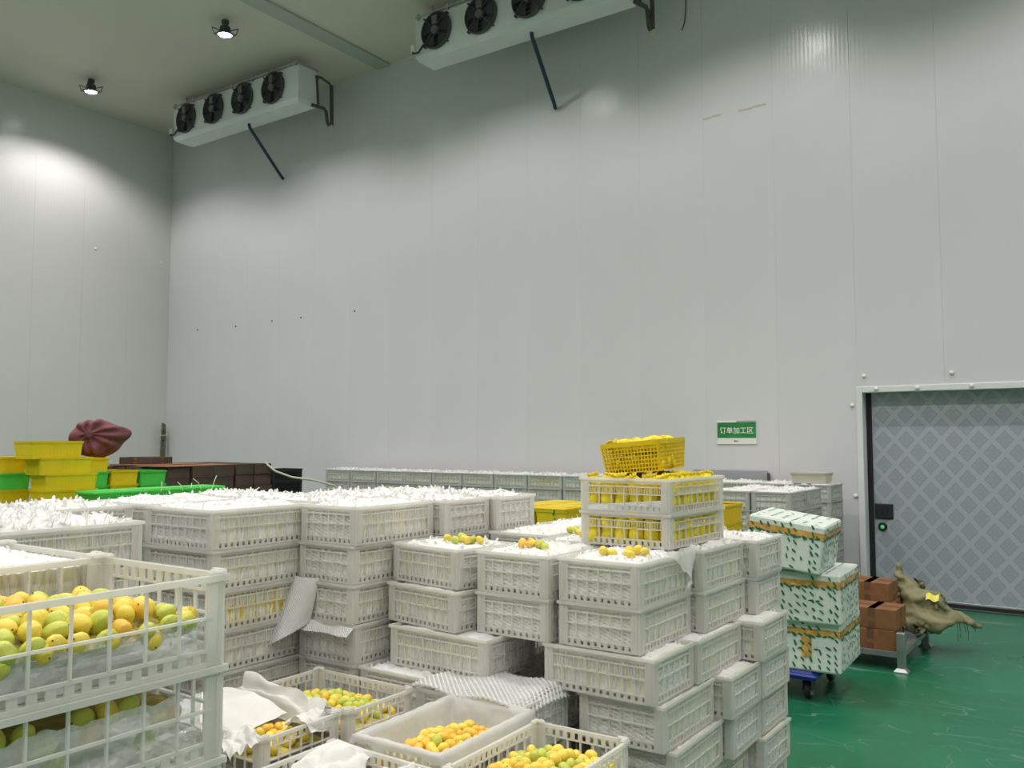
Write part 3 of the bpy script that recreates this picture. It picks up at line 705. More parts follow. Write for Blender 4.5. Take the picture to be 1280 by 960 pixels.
# ================= mangoes
def mango_mesh(m_):
    m = MB(); m.cur = 0
    def fn(u, v):
        t = PI*(0.02+0.96*v); a = 2*PI*u; r = math.sin(t)**0.85
        return (0.86*r*math.cos(a) + 0.10*math.cos(t)**2, 0.80*r*math.sin(a), -1.08*math.cos(t))
    m.grid(fn, 10, 8, True); m.f.append(tuple(range(9, -1, -1))); m.mi.append(0); m.f.append(tuple(range(80, 90))); m.mi.append(0)
    m.cur = 1; m.tube([(0.1, 0, 1.05), (0.13, 0.02, 1.16)], 0.07, 5)
    return m.mesh('mango', [m_, 'stem'], True)
MG = {'yellow': mango_mesh('mango_y'), 'green-tinged': mango_mesh('mango_g'), 'orange-yellow': mango_mesh('mango_o')}
mr = random.Random(5)
def mango(x, y, z, r, where, group, mix, zone=''):
    c = mr.choices(('yellow', 'green-tinged', 'orange-yellow'), mix)[0]
    o = obj('mango', MG[c], None, (x, y, z)); s = r*mr.uniform(0.92, 1.12); o.scale = (s, s, s)
    o.rotation_euler = (mr.uniform(0, 2*PI), mr.uniform(-0.9, 0.9) + PI/2*mr.choice((0, 1)), mr.uniform(0, 2*PI))
    if BATCH is not None: BATCH.obs.append(o); return o
    return tag(o, '%s mango %s%s' % (c, where, zone), 'mango', '%s mangoes %s' % (c, group))
class Batch:
    """collects fruit too small to pick apart into ONE mesh"""
    def __init__(s): s.obs = []
    def close(s, label):
        bm = MB(); mats = ['mango_y', 'mango_g', 'mango_o', 'stem']
        for o in s.obs:
            me = o.data; X = Matrix.LocRotScale(o.location, o.rotation_euler, o.scale); base = mats.index({'yellow mango skin': 'mango_y', 'green mango skin': 'mango_g', 'orange mango skin': 'mango_o'}[me.materials[0].name])
            n = len(bm.v); bm.v.extend([tuple(X @ v.co) for v in me.vertices]); bm.f.extend([tuple(i+n for i in q.vertices) for q in me.polygons]); bm.mi.extend([base if q.material_index == 0 else 3 for q in me.polygons])
            bpy.data.objects.remove(o)
        o = obj('mangoes', bm.mesh('mangoes', mats, True)); s.obs = []; return tag(o, label, 'mangoes', None, 'stuff')
BATCH = None
def heap(cx, cy, yaw, hx, hy, zfn, r, where, group, mix, n=400):
    """single layer of touching fruit over a bed, hexagonal with jitter, in the crate's own axes"""
    ca, sa = math.cos(rad(yaw)), math.sin(rad(yaw)); j = 0; v = -hy; k = 0
    while v <= hy:
        u = -hx + (r*0.98 if j % 2 else 0)
        while u <= hx and k < n:
            uu, vv = u + mr.uniform(-0.25, 0.25)*r, v + mr.uniform(-0.25, 0.25)*r; z = zfn(uu/hx, vv/hy)
            if z is not None:
                wx, wy = uu*ca - vv*sa, uu*sa + vv*ca; dn = math.hypot(cx, cy)     # nearer / farther and left / right as one looks at the crate
                dep, sid = (wx*cx + wy*cy)/dn, (wx*cy - wy*cx)/dn; q = 0.33*(hx+hy)/2
                zn = ('far ' if dep > q else 'near ' if dep < -q else '') + ('right' if sid > q else 'left' if sid < -q else 'middle')
                mango(cx + wx, cy + wy, z + mr.uniform(-0.25, 0.35)*r, r, where, group, mix, ', ' + zn + ' part'); k += 1
            u += r*2.02
        v += r*1.78; j += 1
def bed(cx, cy, z, yaw, hx, hy, zfn, label):
    m = MB()
    def fn(u, v): 
        q = zfn(2*u-1, 2*v-1); return (-hx+2*hx*u, -hy+2*hy*v, (q if q is not None else 0) + 0.01*nz(u*9, v*9, z))
    m.grid(fn, 14, 10)
    o = obj('mango_bed', m.mesh('mango_bed', 'bed'), None, (cx, cy, 0), rad(yaw)); tag(o, label, 'mangoes', None, 'stuff'); return o

# ================= big foreground crates, bottom left
G = 'large crates of the foreground stack'
ZF = 1.5855 - 0.0015
FX, FY = -1.695, 0.80
pallet(-2.40, 0.49, -1.48, 1.11, 0.16, 'low pallet under the foreground crates at bottom left')
for lv in range(1, 9):
    z = ZF - P*lv
    crate('F', FX, FY, z, 90 + (jr.uniform(-0.8, 0.8) if lv > 1 else 0), 'large open crate, %s in the right foreground stack' % ORD[lv], G, full=lv < 6, nub=(lv == 1))
    crate('F', FX-0.455, FY+0.003, z, 90 + (jr.uniform(-0.8, 0.8) if lv > 1 else 0), 'large crate, %s in the left foreground stack' % ORD[lv], G, full=lv < 4, nub=(lv == 1))
    if lv == 1: fill('F', FX-0.455, FY, z, 90, 'white foam netting in the topmost crate, left foreground stack', 'foam netting of the foreground stack', True, 0.6)
z1 = ZF - P
def fz(u, v): return z1 + 0.112 + 0.022*nz(u*2.2+3, v*2.2, 1) - 0.02*max(abs(u), abs(v))**4
heap(FX, FY, 90, 0.272, 0.185, fz, 0.0215, 'loose in the topmost open crate of the foreground stack', 'in the topmost foreground crate', (5, 3, 1.6))
bed(FX, FY, 1, 90, 0.275, 0.19, lambda u, v: fz(u, v) - 0.018, 'bed of mangoes under those in the topmost foreground crate')
# second layer of fruit seen through the lattice along its near long side
for i in range(8): mango(FX+0.188, FY-0.26+0.072*i+mr.uniform(-0.01, 0.01), z1+0.080+mr.uniform(-0.012, 0.012), 0.021, 'against the lattice of the topmost foreground crate', 'at the lattice of the topmost foreground crate', (5, 3, 2))
def film(name, x, yc, half, z0, z1_, label, amp=0.012, seed=0, m_='film'):
    def fn(u, v):
        yy = yc - half + 2*half*u; c = nz(u*11+seed, v*4, 1) + 0.6*nz(u*26+seed, v*3, 5)
        return (x + amp*c, yy, z0 + (z1_-z0)*v + (0.020*nz(u*16+seed, 3, 2) if v > 0.9 else 0))
    o = obj(name, MB().grid(fn, 60, 10).mesh(name, m_)); return tag(o, label, 'film')
film('plastic_film', FX+0.203, FY, 0.275, z1+0.012, z1+0.084, 'crumpled clear film lining the lower half of the topmost foreground crate', 0.007)
for lv, n in ((2, 16), (3, 10)):
    z = ZF - P*lv
    for i in range(n): mango(FX+0.16+mr.uniform(-0.02, 0.008), FY-0.27+0.54*(i+0.5)/n+mr.uniform(-0.012, 0.012), z+0.045+mr.choice((0.0, 0.04, 0.07))+mr.uniform(0, 0.012), 0.022, 'behind film in the %s crate of the foreground stack' % ORD[lv].replace(' from the top', '-highest'), 'in the %s foreground crate' % ORD[lv].replace(' from the top', '-highest'), (4, 3, 2))
    bed(FX-0.02, FY, lv, 90, 0.275, 0.165, lambda u, v, z=z: z+0.10, 'bed of mangoes filling the %s crate of the foreground stack' % ORD[lv].replace(' from the top', '-highest'))
    film('plastic_film', FX+0.200, FY, 0.275, z+0.012, z+0.13, 'crumpled clear film inside the %s foreground crate' % ORD[lv].replace(' from the top', '-highest'), 0.009, lv*9.7)

# ================= low open crates in front
G = 'low open crates in the foreground'
pallet(-3.055, 1.38, -2.41, 2.75, 0.12, 'low pallet under the open crates by the foreground stack')
pallet(-2.22, 1.74, -1.38, 2.75, 0.12, 'low pallet under the open mango crates at the bottom edge')
OC = [(-2.685, 2.555, 0.3, 'the back open mango crate', 'holding green-yellow mangoes, no lining'), (-2.01, 2.475, 92, 'the open crate lined with milky film', 'lined with milky film'), (-1.575, 2.415, 91.5, 'the open mango crate at right', 'nearest the right pile'),
      (-1.94, 1.935, 0, 'the open crate with crumpled paper', 'with crumpled white paper'), (-2.705, 2.165, 0.5, 'the open crate covered by a paper sheet', 'covered by a white paper sheet'), (-2.77, 1.58, 0, 'the crate edge beside the foreground stack', 'half hidden by the foreground stack')]
ZO = 0.12 + P*3
for x, y, yaw, nm, ds in OC:
    crate('O', x, y, ZO, yaw, 'open milky crate %s, in the low front group' % ds, G, full=True, nub=True)
    for lv in range(2, 5): crate('O', x, y, ZO - P*(lv-1), yaw, 'milky crate, %s under %s' % (('', '', 'first', 'second', 'third')[lv], nm), G, full=False)
def oz(base, amp, edge, seed): return lambda u, v: ZO + base + amp*(1 - (u*u+v*v)*0.5) + 0.012*nz(u*2+seed, v*2) - edge*max(abs(u), abs(v))**6
f1 = oz(0.085, 0.04, 0.0, 1); heap(OC[0][0]+0.015, OC[0][1]+0.01, 0, 0.215, 0.13, f1, 0.0228, 'in the back open crate of the low front group', 'in the back open crate', (4, 6, 0.6))
bed(OC[0][0], OC[0][1], 2, 0, 0.255, 0.165, lambda u, v: f1(u, v)-0.022, 'bed of mangoes in the back open crate')
f2_ = oz(0.085, 0.04, 0.0, 4); heap(OC[1][0], OC[1][1]-0.01, 92, 0.205, 0.12, f2_, 0.0222, 'in the open crate lined with milky film', 'in the film-lined crate', (5, 0.6, 4))
bed(OC[1][0], OC[1][1], 3, 92, 0.235, 0.14, lambda u, v: f2_(u, v)-0.022, 'bed of mangoes in the film-lined crate')
f3 = oz(0.088, 0.045, 0.0, 8); heap(OC[2][0], OC[2][1], 91.5, 0.235, 0.145, f3, 0.0228, 'in the open crate nearest the right pile', 'in the right open crate', (5, 3, 1.2))
bed(OC[2][0], OC[2][1], 4, 91.5, 0.255, 0.165, lambda u, v: f3(u, v)-0.022, 'bed of mangoes in the open crate nearest the right pile')
BATCH = Batch()
f4 = oz(0.10, 0.03, 0.0, 12); heap(OC[4][0]+0.06, OC[4][1]-0.01, 0, 0.16, 0.11, lambda u, v: f4(u, v) if u > 0.0 else None, 0.021, 'under the paper sheet in the paper-covered crate', 'in the paper-covered crate', (5, 1, 2))
BATCH.close('mangoes peeping out beside the paper sheet in the paper-covered crate')
bed(OC[4][0], OC[4][1], 5, 0, 0.25, 0.16, lambda u, v: f4(u, v)-0.024, 'bed of mangoes in the paper-covered crate')
f5 = oz(0.07, 0.02, 0.0, 15); heap(OC[3][0]+0.02, OC[3][1]+0.1, 0, 0.10, 0.05, f5, 0.02, 'between crumpled paper in the bottom crate', 'in the crumpled-paper crate', (5, 2, 1))
BATCH.close('mangoes between the crumpled papers of the bottom crate'); BATCH = None
bed(OC[3][0], OC[3][1], 6, 0, 0.25, 0.16, lambda u, v: f5(u, v)-0.024, 'bed of mangoes in the crumpled-paper crate')
fill('O', OC[5][0], OC[5][1], ZO, 0, 'white foam netting in the crate half hidden by foreground stack', 'foam netting of the low front group', True, 0.8)
# milky film lining: inside wall, over the rim, down outside
def lining(cx, cy, yaw, L, W, ztop, drop_in, drop_out, label, seed, m_='milkfilm'):
    def fn(u, v):
        a = u*4; k = int(a) % 4; f = a - int(a); hx, hy = L/2-0.012, W/2-0.012
        cs = [(-hx, -hy), (hx, -hy), (hx, hy), (-hx, hy)]; p, q = cs[k], cs[(k+1) % 4]
        x, y = p[0]+(q[0]-p[0])*f, p[1]+(q[1]-p[1])*f; n = nz(u*22+seed, v*3, 1); n2 = nz(u*50+seed, v*4, 7)
        side = 1.0 if k in (0, 1) else 0.35
        if v < 0.6: s = 1-v/0.6; sc = 1-0.22*s-0.02*(1+n); z = ztop + 0.008 - drop_in*s + 0.006*n
        else: s = (v-0.6)/0.4; sc = 1 + 0.10*min(1, s*4) + 0.03*s*n; z = ztop + 0.014*(1-s) - drop_out*side*max(0, s-0.2)*(1+0.8*n) + 0.006*n2
        return (x*sc, y*sc + (0 if v < 0.6 else 0.03*s*(1 if y > 0 else -1)*0.6), z)
    o = obj('film_lining', MB().grid(fn, 96, 14, True).mesh('film_lining', m_, True), None, (cx, cy, 0), rad(yaw)); return tag(o, label, 'film')
lining(OC[1][0], OC[1][1], 92, 0.55, 0.365, ZO+P, 0.105, 0.07, 'milky film lining folded over the rim of an open mango crate', 2)
# papers
def paper(name, cx, cy, z, lx, ly, yaw, fn_z, label, seed, amp=0.012, n=26):
    def fn(u, v):
        x, y = (u-0.5)*lx, (v-0.5)*ly; c = abs(nz(u*3.1+seed, v*3.1))*1.5 - 0.35
        return (x + 0.010*nz(u*6+seed, v*6, 3), y + 0.010*nz(u*6, v*6+seed, 4), fn_z(u, v) + amp*c)
    o = obj(name, MB().grid(fn, n, n).mesh(name, 'paper'), None, (cx, cy, z), rad(yaw)); return tag(o, label, 'paper')
ztop = ZO + P
paper('paper_sheet', -2.80, 2.11, ztop, 0.36, 0.30, 8, lambda u, v: 0.022 - 0.055*max(0, u-0.55)/0.45 + 0.01*v - 0.03*max(0, 0.15-v)/0.15, 'flat white paper sheet over the left half of open crate', 1, 0.005)
paper('paper_wad', -2.72, 2.335, ztop, 0.46, 0.10, 2, lambda u, v: 0.032*math.sin(PI*v) + 0.03*(1-u)*math.sin(PI*v) - 0.05*abs(v-0.5)*2, 'bunched white paper along the back rim of open crate', 5, 0.035, 34)
paper('paper_corner', -2.50, 2.27, ztop, 0.13, 0.22, 20, lambda u, v: 0.024*math.sin(PI*u) - 0.05*abs(u-0.5) - 0.05*v*u, 'white paper fold drooping at the right corner of open crate', 9, 0.02)
paper('paper_bag', -2.52, 1.955, ztop-0.02, 0.17, 0.11, -15, lambda u, v: 0.05*v - 0.05*abs(u-0.5), 'crumpled white paper hanging over the near rim, open crate', 13, 0.026)
paper('paper_fold', -2.07, 1.96, ztop-0.01, 0.22, 0.26, 35, lambda u, v: 0.045*math.sin(PI*u)*v - 0.05*(1-v)*u, 'creased white paper at the left of the bottom crate', 17, 0.03)
paper('paper_crumple', -1.84, 1.99, ztop-0.012, 0.16, 0.18, -30, lambda u, v: 0.06*abs(math.sin(u*PI*2))*v - 0.02, 'upright crumpled white paper at the right of the bottom crate', 23, 0.03)

# bare fruit showing through the netting of a few top crates
zt = ZR(1) + P + 0.008
for cx, cy, n, where, grp, mix in ((-1.69, 3.25, 7, 'showing through netting on the near corner crate', 'on the near corner crate', (6, 0.5, 1)), (-2.16, 3.27, 9, 'showing through netting on the middle front crate', 'on the middle front crate', (4, 1.2, 4)),
        (-2.52, 3.24, 9, 'showing through netting on the left front crate', 'on the left front crate', (4, 4, 0.5)), (-2.30, 3.86, 9, 'showing through netting behind the middle front crate', 'behind the middle front crate', (2, 5, 1)), (-1.66, 4.0, 6, 'showing beside the crates of yellow netted fruit', 'beside the netted fruit crates', (5, 0.5, 3))):
    BATCH = Batch()
    for k in range(n): mango(cx + mr.uniform(-0.085, 0.085), cy + mr.uniform(-0.06, 0.06), zt + mr.uniform(0.004, 0.016), 0.021, where, grp, mix)
    BATCH.close('bare mangoes ' + where); BATCH = None
#@@PART3
# ================= baskets
def basket_bits(L, W, H, lattice=False, taper=0.014):
    """tapered open basket: shell, rim, ribs"""
    bits = []; t = 0.004
    def corners(z, ins):
        k = taper*(1-z/H) + ins; r = 0.03
        o = []
        for (sx, sy) in ((-1,-1),(1,-1),(1,1),(-1,1)):
            cx, cy = sx*(L/2-k-r), sy*(W/2-k-r)
            a0 = {(-1,-1):PI, (1,-1):1.5*PI, (1,1):0, (-1,1):0.5*PI}[(sx,sy)]
            for i in range(4): a = a0 + PI/2*i/3; o.append(Vector((cx+r*math.cos(a), cy+r*math.sin(a), z)))
        return o
    if not lattice:
        m = MB(); o = [corners(0, 0), corners(H-0.01, 0), corners(H-0.01, t), corners(t, t)]
        vs = [p for g in o for p in g]; fs = []
        for g in range(3):
            for i in range(16): j = (i+1) % 16; fs.append((g*16+i, g*16+j, g*16+16+j, g*16+16+i))
        fs.append(tuple(range(15, -1, -1))); fs.append(tuple(range(48, 64))); m.add(vs, fs)
        # woven relief: fine upright and level ribs
        for s in (-1, 1):
            for i in range(1, 14):
                x = (L-2*taper-0.04)*(i/14-0.5); m.bar((x, s*(W/2-taper), 0.012), (x*L/(L-2*taper), s*(W/2-0.003), H-0.03), 0.006, 0.004, (0, 1, 0))
            for i in range(1, 10):
                y = (W-2*taper-0.04)*(i/10-0.5); m.bar((s*(L/2-taper), y, 0.012), (s*(L/2-0.003), y*W/(W-2*taper), H-0.03), 0.006, 0.004, (1, 0, 0))
        bits.append(('shell', m))
    else:
        m = MB(); m.add(corners(0, 0) + corners(0.004, 0), [tuple(range(15, -1, -1)), tuple(range(16, 32))])
        bits.append(('bottom', m))
        m = MB(); k = taper
        for s in (-1, 1):
            n = int(L/0.017)
            for i in range(n+1):
                f = i/n - 0.5; m.bar((f*(L-2*k-0.01), s*(W/2-k), 0), (f*(L-0.01), s*W/2, H-0.012), 0.0045, 0.004, (0, 1, 0))
            n = int(W/0.017)
            for i in range(n+1):
                f = i/n - 0.5; m.bar((s*(L/2-k), f*(W-2*k-0.01), 0), (s*L/2, f*(W-0.01), H-0.012), 0.0045, 0.004, (1, 0, 0))
        bits.append(('upright_strands', m)); m = MB(); n = int(H/0.017)
        for i in range(n):
            z = H*i/n; q = k*(1-z/H)
            m.box((-L/2+q, -W/2+q-0.002, z), (L/2-q, -W/2+q+0.003, z+0.005)); m.box((-L/2+q, W/2-q-0.003, z), (L/2-q, W/2-q+0.002, z+0.005))
            m.box((-L/2+q-0.002, -W/2+q, z), (-L/2+q+0.003, W/2-q, z+0.005)); m.box((L/2-q-0.003, -W/2+q, z), (L/2-q+0.002, W/2-q, z+0.005))
        bits.append(('level_strands', m))
    m = MB(); a, b2, c, d = corners(H-0.022, -0.006), corners(H, -0.008), corners(H, t), corners(H-0.022, t); vs = a+b2+c+d; fs = []
    for g in range(4):
        for i in range(16): j = (i+1) % 16; fs.append((g*16+i, g*16+j, ((g+1) % 4)*16+j, ((g+1) % 4)*16+i))
    m.add(vs, fs); bits.append(('rim', m)); return bits
BK = {}
def basket(kind, L, W, H, x, y, z, yaw, col, label, group, lattice=False, name='plastic_basket'):
    key = (L, W, H, lattice, col)
    if key not in BK: BK[key] = [(n, mb.mesh('basket_'+n, col)) for n, mb in basket_bits(L, W, H, lattice)]
    t = empty(name, (x, y, z), rad(yaw))
    for n, me in BK[key]: part(n, me, t)
    return tag(t, label, 'basket', group)

# yellow netted fruit: two crates on the right pile with a tilted basket on top
ZY = ZR(1) + P + 0.010
def sleeve_mesh():
    m = MB()
    def fn(u, v):
        r = 0.036*(math.sin(PI*min(1, 0.12+0.8*v))**0.6) + (0.006*(v > 0.9)); a = 2*PI*u
        return (r*(1+0.08*math.cos(6*a))*math.cos(a), r*(1+0.08*math.cos(6*a))*math.sin(a), -0.045 + 0.10*v)
    m.grid(fn, 12, 8, True); m.f.append(tuple(range(11, -1, -1))); m.mi.append(0)
    for k in range(12):
        a = 2*PI*k/12; c, s = math.cos(a), math.sin(a); m.bar((0.022*c, 0.022*s, 0.048), (0.029*c, 0.029*s, 0.060), 0.010, 0.003)
    return m.mesh('netted_fruit', 'yfoam', True)
SLV = sleeve_mesh(); yr = random.Random(21)
def netted(x, y, z, where, group, lie=None, spot=''):
    o = obj('netted_mango', SLV, None, (x, y, z)); tl = yr.uniform(0.2, 1.5) if lie is None else lie
    o.rotation_euler = (tl*yr.choice((-1, 1)), yr.uniform(-0.5, 0.5), yr.uniform(0, 6.28)); return tag(o, 'yellow-netted mango ' + where + spot, 'netted mango', group)
YX, YY = -1.812, 3.775
for lv in (1, 2):
    z = ZY + 0.152*(2-lv)
    crate('Y', YX, YY, z, 88.5, 'milky crate full of yellow netted mangoes, %s of two' % ('upper' if lv == 1 else 'lower'), 'crates of yellow netted mangoes', full=True)
    wh = 'in the %s crate of yellow fruit' % ('upper' if lv == 1 else 'lower')
    rows = (0.045, 0.105) if lv == 2 else (0.045, 0.11)
    for zz in rows:
        for i in range(6): netted(YX-0.182+0.073*i, YY-0.247+yr.uniform(-0.004, 0.006), z+zz, wh, 'netted mangoes ' + wh, 0.15, ', front lattice, ' + ('lower row' if zz < 0.06 else 'upper row') + (' left' if i < 3 else ' right'))
        for i in range(6): netted(YX+0.182+yr.uniform(-0.006, 0.004), YY-0.17+0.077*i, z+zz, wh, 'netted mangoes ' + wh, 0.15, ', right side, ' + ('lower row' if zz < 0.06 else 'upper row') + (' near' if i < 3 else ' far'))
    if lv == 1:
        for i in range(5):
            for j in range(6): 
                netted(YX-0.130+0.065*i+yr.uniform(-0.01, 0.01), YY-0.19+0.076*j+yr.uniform(-0.01, 0.01), z+0.132+yr.uniform(-0.008, 0.006) - (0.02 if (i in (1, 2) and j < 5) else 0), 'heaped on top of the upper crate of yellow fruit', 'netted mangoes heaped on the upper yellow crate', 1.35, (', near ' if j < 2 else ', far ' if j > 3 else ', ') + ('left' if i < 2 else 'right' if i > 2 else 'middle'))
    o = obj('mango_bed', MB().rbox((-0.245, -0.15, 0.012), (0.245, 0.15, 0.12), 0.02).mesh('netted_bed', 'yfoam'), None, (YX, YY, z), rad(88.5)); tag(o, 'mass of yellow netted fruit inside the %s yellow crate' % ('upper' if lv == 1 else 'lower'), 'mangoes', None, 'stuff')
net_sheet('net_strip', lambda u, v: (YX-0.20+0.40*u, YY-0.283-0.002*math.sin(u*9), ZY+0.152+0.004+0.055*v*(0.35+0.65*u)), 30, 6, 'strip of white foam net inside the upper crate of yellow fruit', th=0.0032)
bk = basket('Y', 0.30, 0.33, 0.145, YX-0.055, YY+0.03, ZY+0.304+0.022, 2, 'yellow', 'tilted yellow lattice basket of netted fruit topping the right pile', None, True)
bk.rotation_euler = (rad(2), rad(-5), rad(2))
Mb = Matrix.Translation(bk.location) @ bk.rotation_euler.to_matrix().to_4x4()
for i in range(4):
    for j in range(4):
        for zz in ((0.035,), (0.035, 0.115))[1]:
            p = Mb @ Vector((-0.098+0.065*i+yr.uniform(-0.006, 0.006), -0.108+0.072*j, zz+yr.uniform(-0.004, 0.014)*(zz > 0.1)))
            netted(p.x, p.y, p.z, 'in the tilted yellow basket', 'netted mangoes in the tilted yellow basket', 1.4, (', upper layer' if zz > 0.1 else ', lower layer') + (' left' if i < 2 else ' right') + (', near' if j < 2 else ', far'))
yl = obj('yellow_liner', MB().grid(lambda u, v: (-0.125+0.25*u, -0.14+0.28*v, 0.128+0.020*nz(u*4, v*4, 3)+0.012*nz(u*14, v*14, 1)), 20, 20).mesh('yellow_liner', 'yfoam'), None, bk.location); yl.rotation_euler = bk.rotation_euler
tag(yl, 'yellow foam net cover over the fruit in the tilted basket', 'cover')

# ---- yellow basket stacks in the middle
G = 'yellow baskets stacked in the middle'
for c, (x, y, n, dz) in enumerate(((-4.56, 7.42, 7, 0.165), (-4.95, 7.42, 7, 0.165), (-4.56, 7.92, 7, 0.165), (-4.95, 7.92, 7, 0.165))):
    wn = ('front right', 'front left', 'back right', 'back left')[c]
    for k in range(n):
        basket('m', 0.47, 0.36, 0.17, x, y, 0.005+dz*k, 90, 'yellow', 'yellow basket, %s in %s stack left of yellow fruit crates' % (ORD[n-k], wn), G)
lf = MB()
for k in range(3): lf.bar((-4.52, 7.178, 0.94+0.09*k), (-4.50, 7.178, 1.0+0.09*k), 0.016, 0.004, (0, 1, 0))
o = obj('printed_tape', lf.mesh('printed_tape', 'gleaf')); tag(o, 'strip of green-printed tape on the front right yellow stack', 'tape')
lid = MB().rbox((-0.245, -0.185, 0), (0.245, 0.185, 0.022), 0.006).rbox((-0.2, -0.14, 0.022), (0.2, 0.14, 0.028), 0.003).mesh('basket_lid', 'yellow')
for c, (x, y) in enumerate(((-4.56, 7.42), (-4.95, 7.42), (-4.56, 7.92), (-4.95, 7.92))):
    o = obj('basket_lid', lid, None, (x, y, 0.005+0.165*6+0.171), rad(90)); tag(o, 'flat yellow lid on the %s yellow basket stack, middle' % ('front right', 'front left', 'back right', 'back left')[c], 'lid', 'yellow lids in the middle')
for k in range(8): basket('m', 0.47, 0.33, 0.165, -2.93, 7.36, 0.005+0.160*k, 90, 'yellow', 'yellow basket, %s in the stack left of foam boxes' % ORD[8-k], 'yellow baskets left of the foam boxes')

# ---- yellow and green baskets at the far left
def bstack(where, x, y, yaw, cols, L, W, pitch, z0, shifts, group):
    n = len(cols)
    for k, c in enumerate(cols):
        dx, dy, da = shifts.get(n-k, (0, 0, 0))
        basket('l', L, W, 0.17, x+dx, y+dy, z0+pitch*k, yaw+da, {'y': 'yellow', 'g': 'green'}[c], '%s basket, %s in %s' % ({'y': 'yellow', 'g': 'green'}[c], ORD[n-k], where), group)
G = 'baskets at the far left'
pallet(-8.85, 3.95, -8.3, 4.85, 0.09, 'low pallet under the yellow baskets at left')
bstack('the tall yellow stack at left', -8.57, 4.52, 90, 'yyyyyyyyyyy', 0.52, 0.34, 0.158, 0.09, {1: (0.0, -0.16, 1), 2: (0, -0.06, -1)}, G)
pallet(-9.2, 3.75, -8.86, 4.35, 0.075, 'low pallet under the leftmost basket stack')
bstack('the stack at the left picture edge', -9.03, 4.09, 90, 'yyyyyyyygy', 0.52, 0.34, 0.160, 0.075, {1: (0, -0.04, 0), 2: (0, 0.0, 0)}, G)
pallet(-10.14, 4.95, -9.3, 6.16, 0.09, 'low pallet under the stacks carrying the burgundy sack')
bstack('the stack behind the tall yellow one', -9.47, 5.19, 90, 'gggggggggy', 0.46, 0.34, 0.1545, 0.09, {}, G)
bstack('the stack under the burgundy sack', -9.955, 5.42, 90, 'ggggggggyy', 0.46, 0.34, 0.1545, 0.09, {}, G)
bstack('the single yellow topped stack right of the sack', -9.53, 5.61, 0, 'gggggggyy', 0.46, 0.34, 0.156, 0.085, {}, G)
bstack('the green stack before the brown cartons', -9.53, 5.97, 0, 'ggggggggg', 0.46, 0.34, 0.155, 0.08, {}, G)
pallet(-8.295, 4.48, -7.86, 5.94, 0.084, 'low pallet under the lidded green baskets')
gl = MB().rbox((-0.26, -0.185, 0), (0.26, 0.185, 0.03), 0.008).rbox((-0.22, -0.145, 0.03), (0.22, 0.145, 0.036), 0.003).mesh('green_lid', 'green')
for c, y in enumerate((4.74, 5.22, 5.68)):
    wn = ('left', 'middle', 'right')[c]
    bstack('the %s lidded green stack behind the left pile' % wn, -8.1, y, 90, 'gggggggg', 0.46, 0.36, 0.153, 0.085, {}, 'lidded green baskets behind the left pile')
    o = obj('basket_lid', gl, None, (-8.1, y, 0.085+0.153*7+0.17+0.001), rad(90+(c-1)*2)); tag(o, 'bright green lid on the %s green stack behind the left pile' % wn, 'lid', 'green basket lids')
st = MB()
for x, y, h, d in ((-7.9, 5.15, 0.10, 0.02), (-7.9, 5.4, 0.09, -0.05), (-7.92, 5.5, 0.07, 0.03), (-7.9, 5.62, 0.12, -0.09), (-7.9, 5.75, 0.14, 0.07)):
    st.tube([(x, y, 1.33), (x, y+d*0.4, 1.33+h*0.6), (x-0.02, y+d, 1.33+h)], 0.004, 4)
o = obj('strap_ends', st.mesh('strap_ends', 'paper')); tag(o, 'loose pale strap ends sticking up from the green lids', 'straps')

# ---- burgundy mesh sack with gathered neck
SE1, SE2, SN = Vector((0.485, 0.875, 0)), Vector((0, 0, 1)), Vector((0.875, -0.485, 0))
def sack_fn(u, v):
    """v: 0 gathered neck facing the room .. 1 back; u runs round the bag"""
    a = 2*PI*u; d = math.atan2(math.sin(a-0.22), math.cos(a-0.22)); d2 = math.atan2(math.sin(a-3.5), math.cos(a-3.5))
    R = 0.225 + 0.045*math.cos(a)**2 + 0.085*math.exp(-(d/0.28)**2) + 0.03*math.exp(-(d2/0.4)**2)
    fold = math.cos(10*a + 1.5*math.sin(3*a))
    if v < 0.06: rr, dp, off = 0.004 + 0.055*(v/0.06), 0.21+0.02*(v/0.06), 1.0
    elif v < 0.12: rr, dp, off = 0.034, 0.20, 1.0
    else:
        t = (v-0.12)/0.88; rr = 0.04 + (R-0.04)*math.sin(PI*min(1, t*1.02))**0.62 if t < 0.5 else R*max(0.02, math.sin(PI*t))**0.75
        dp = 0.19*math.cos(PI*t) + 0.020*fold*math.exp(-((t-0.14)/0.14)**2) - 0.03*math.exp(-(t/0.10)**2); off = max(0, 1-2.0*t)
    rr *= 1 + (0.17*fold*max(0.0, 1-v*1.7)) + 0.05*nz(math.cos(a)*2, math.sin(a)*2, v*4)
    p = SE1*(rr*math.cos(a) - 0.10*off) + SE2*(rr*math.sin(a)*0.95 + 0.05*off) + SN*dp
    return p
sk = obj('mesh_sack', MB().grid(sack_fn, 80, 30, True).mesh('mesh_sack', 'burg', True), None, (-9.70, 5.50, 1.865))
tag(sk, 'stuffed burgundy mesh sack with gathered neck on the left baskets', 'sack')
tp_ = SE1*-0.10 + SE2*0.05 + SN*0.195
tie = part('tie', MB().tube([tp_ + SE1*0.036*math.cos(2*PI*k/12) + SE2*0.036*math.sin(2*PI*k/12) for k in range(13)], 0.008, 6).mesh('sack_tie', 'burg'), sk)

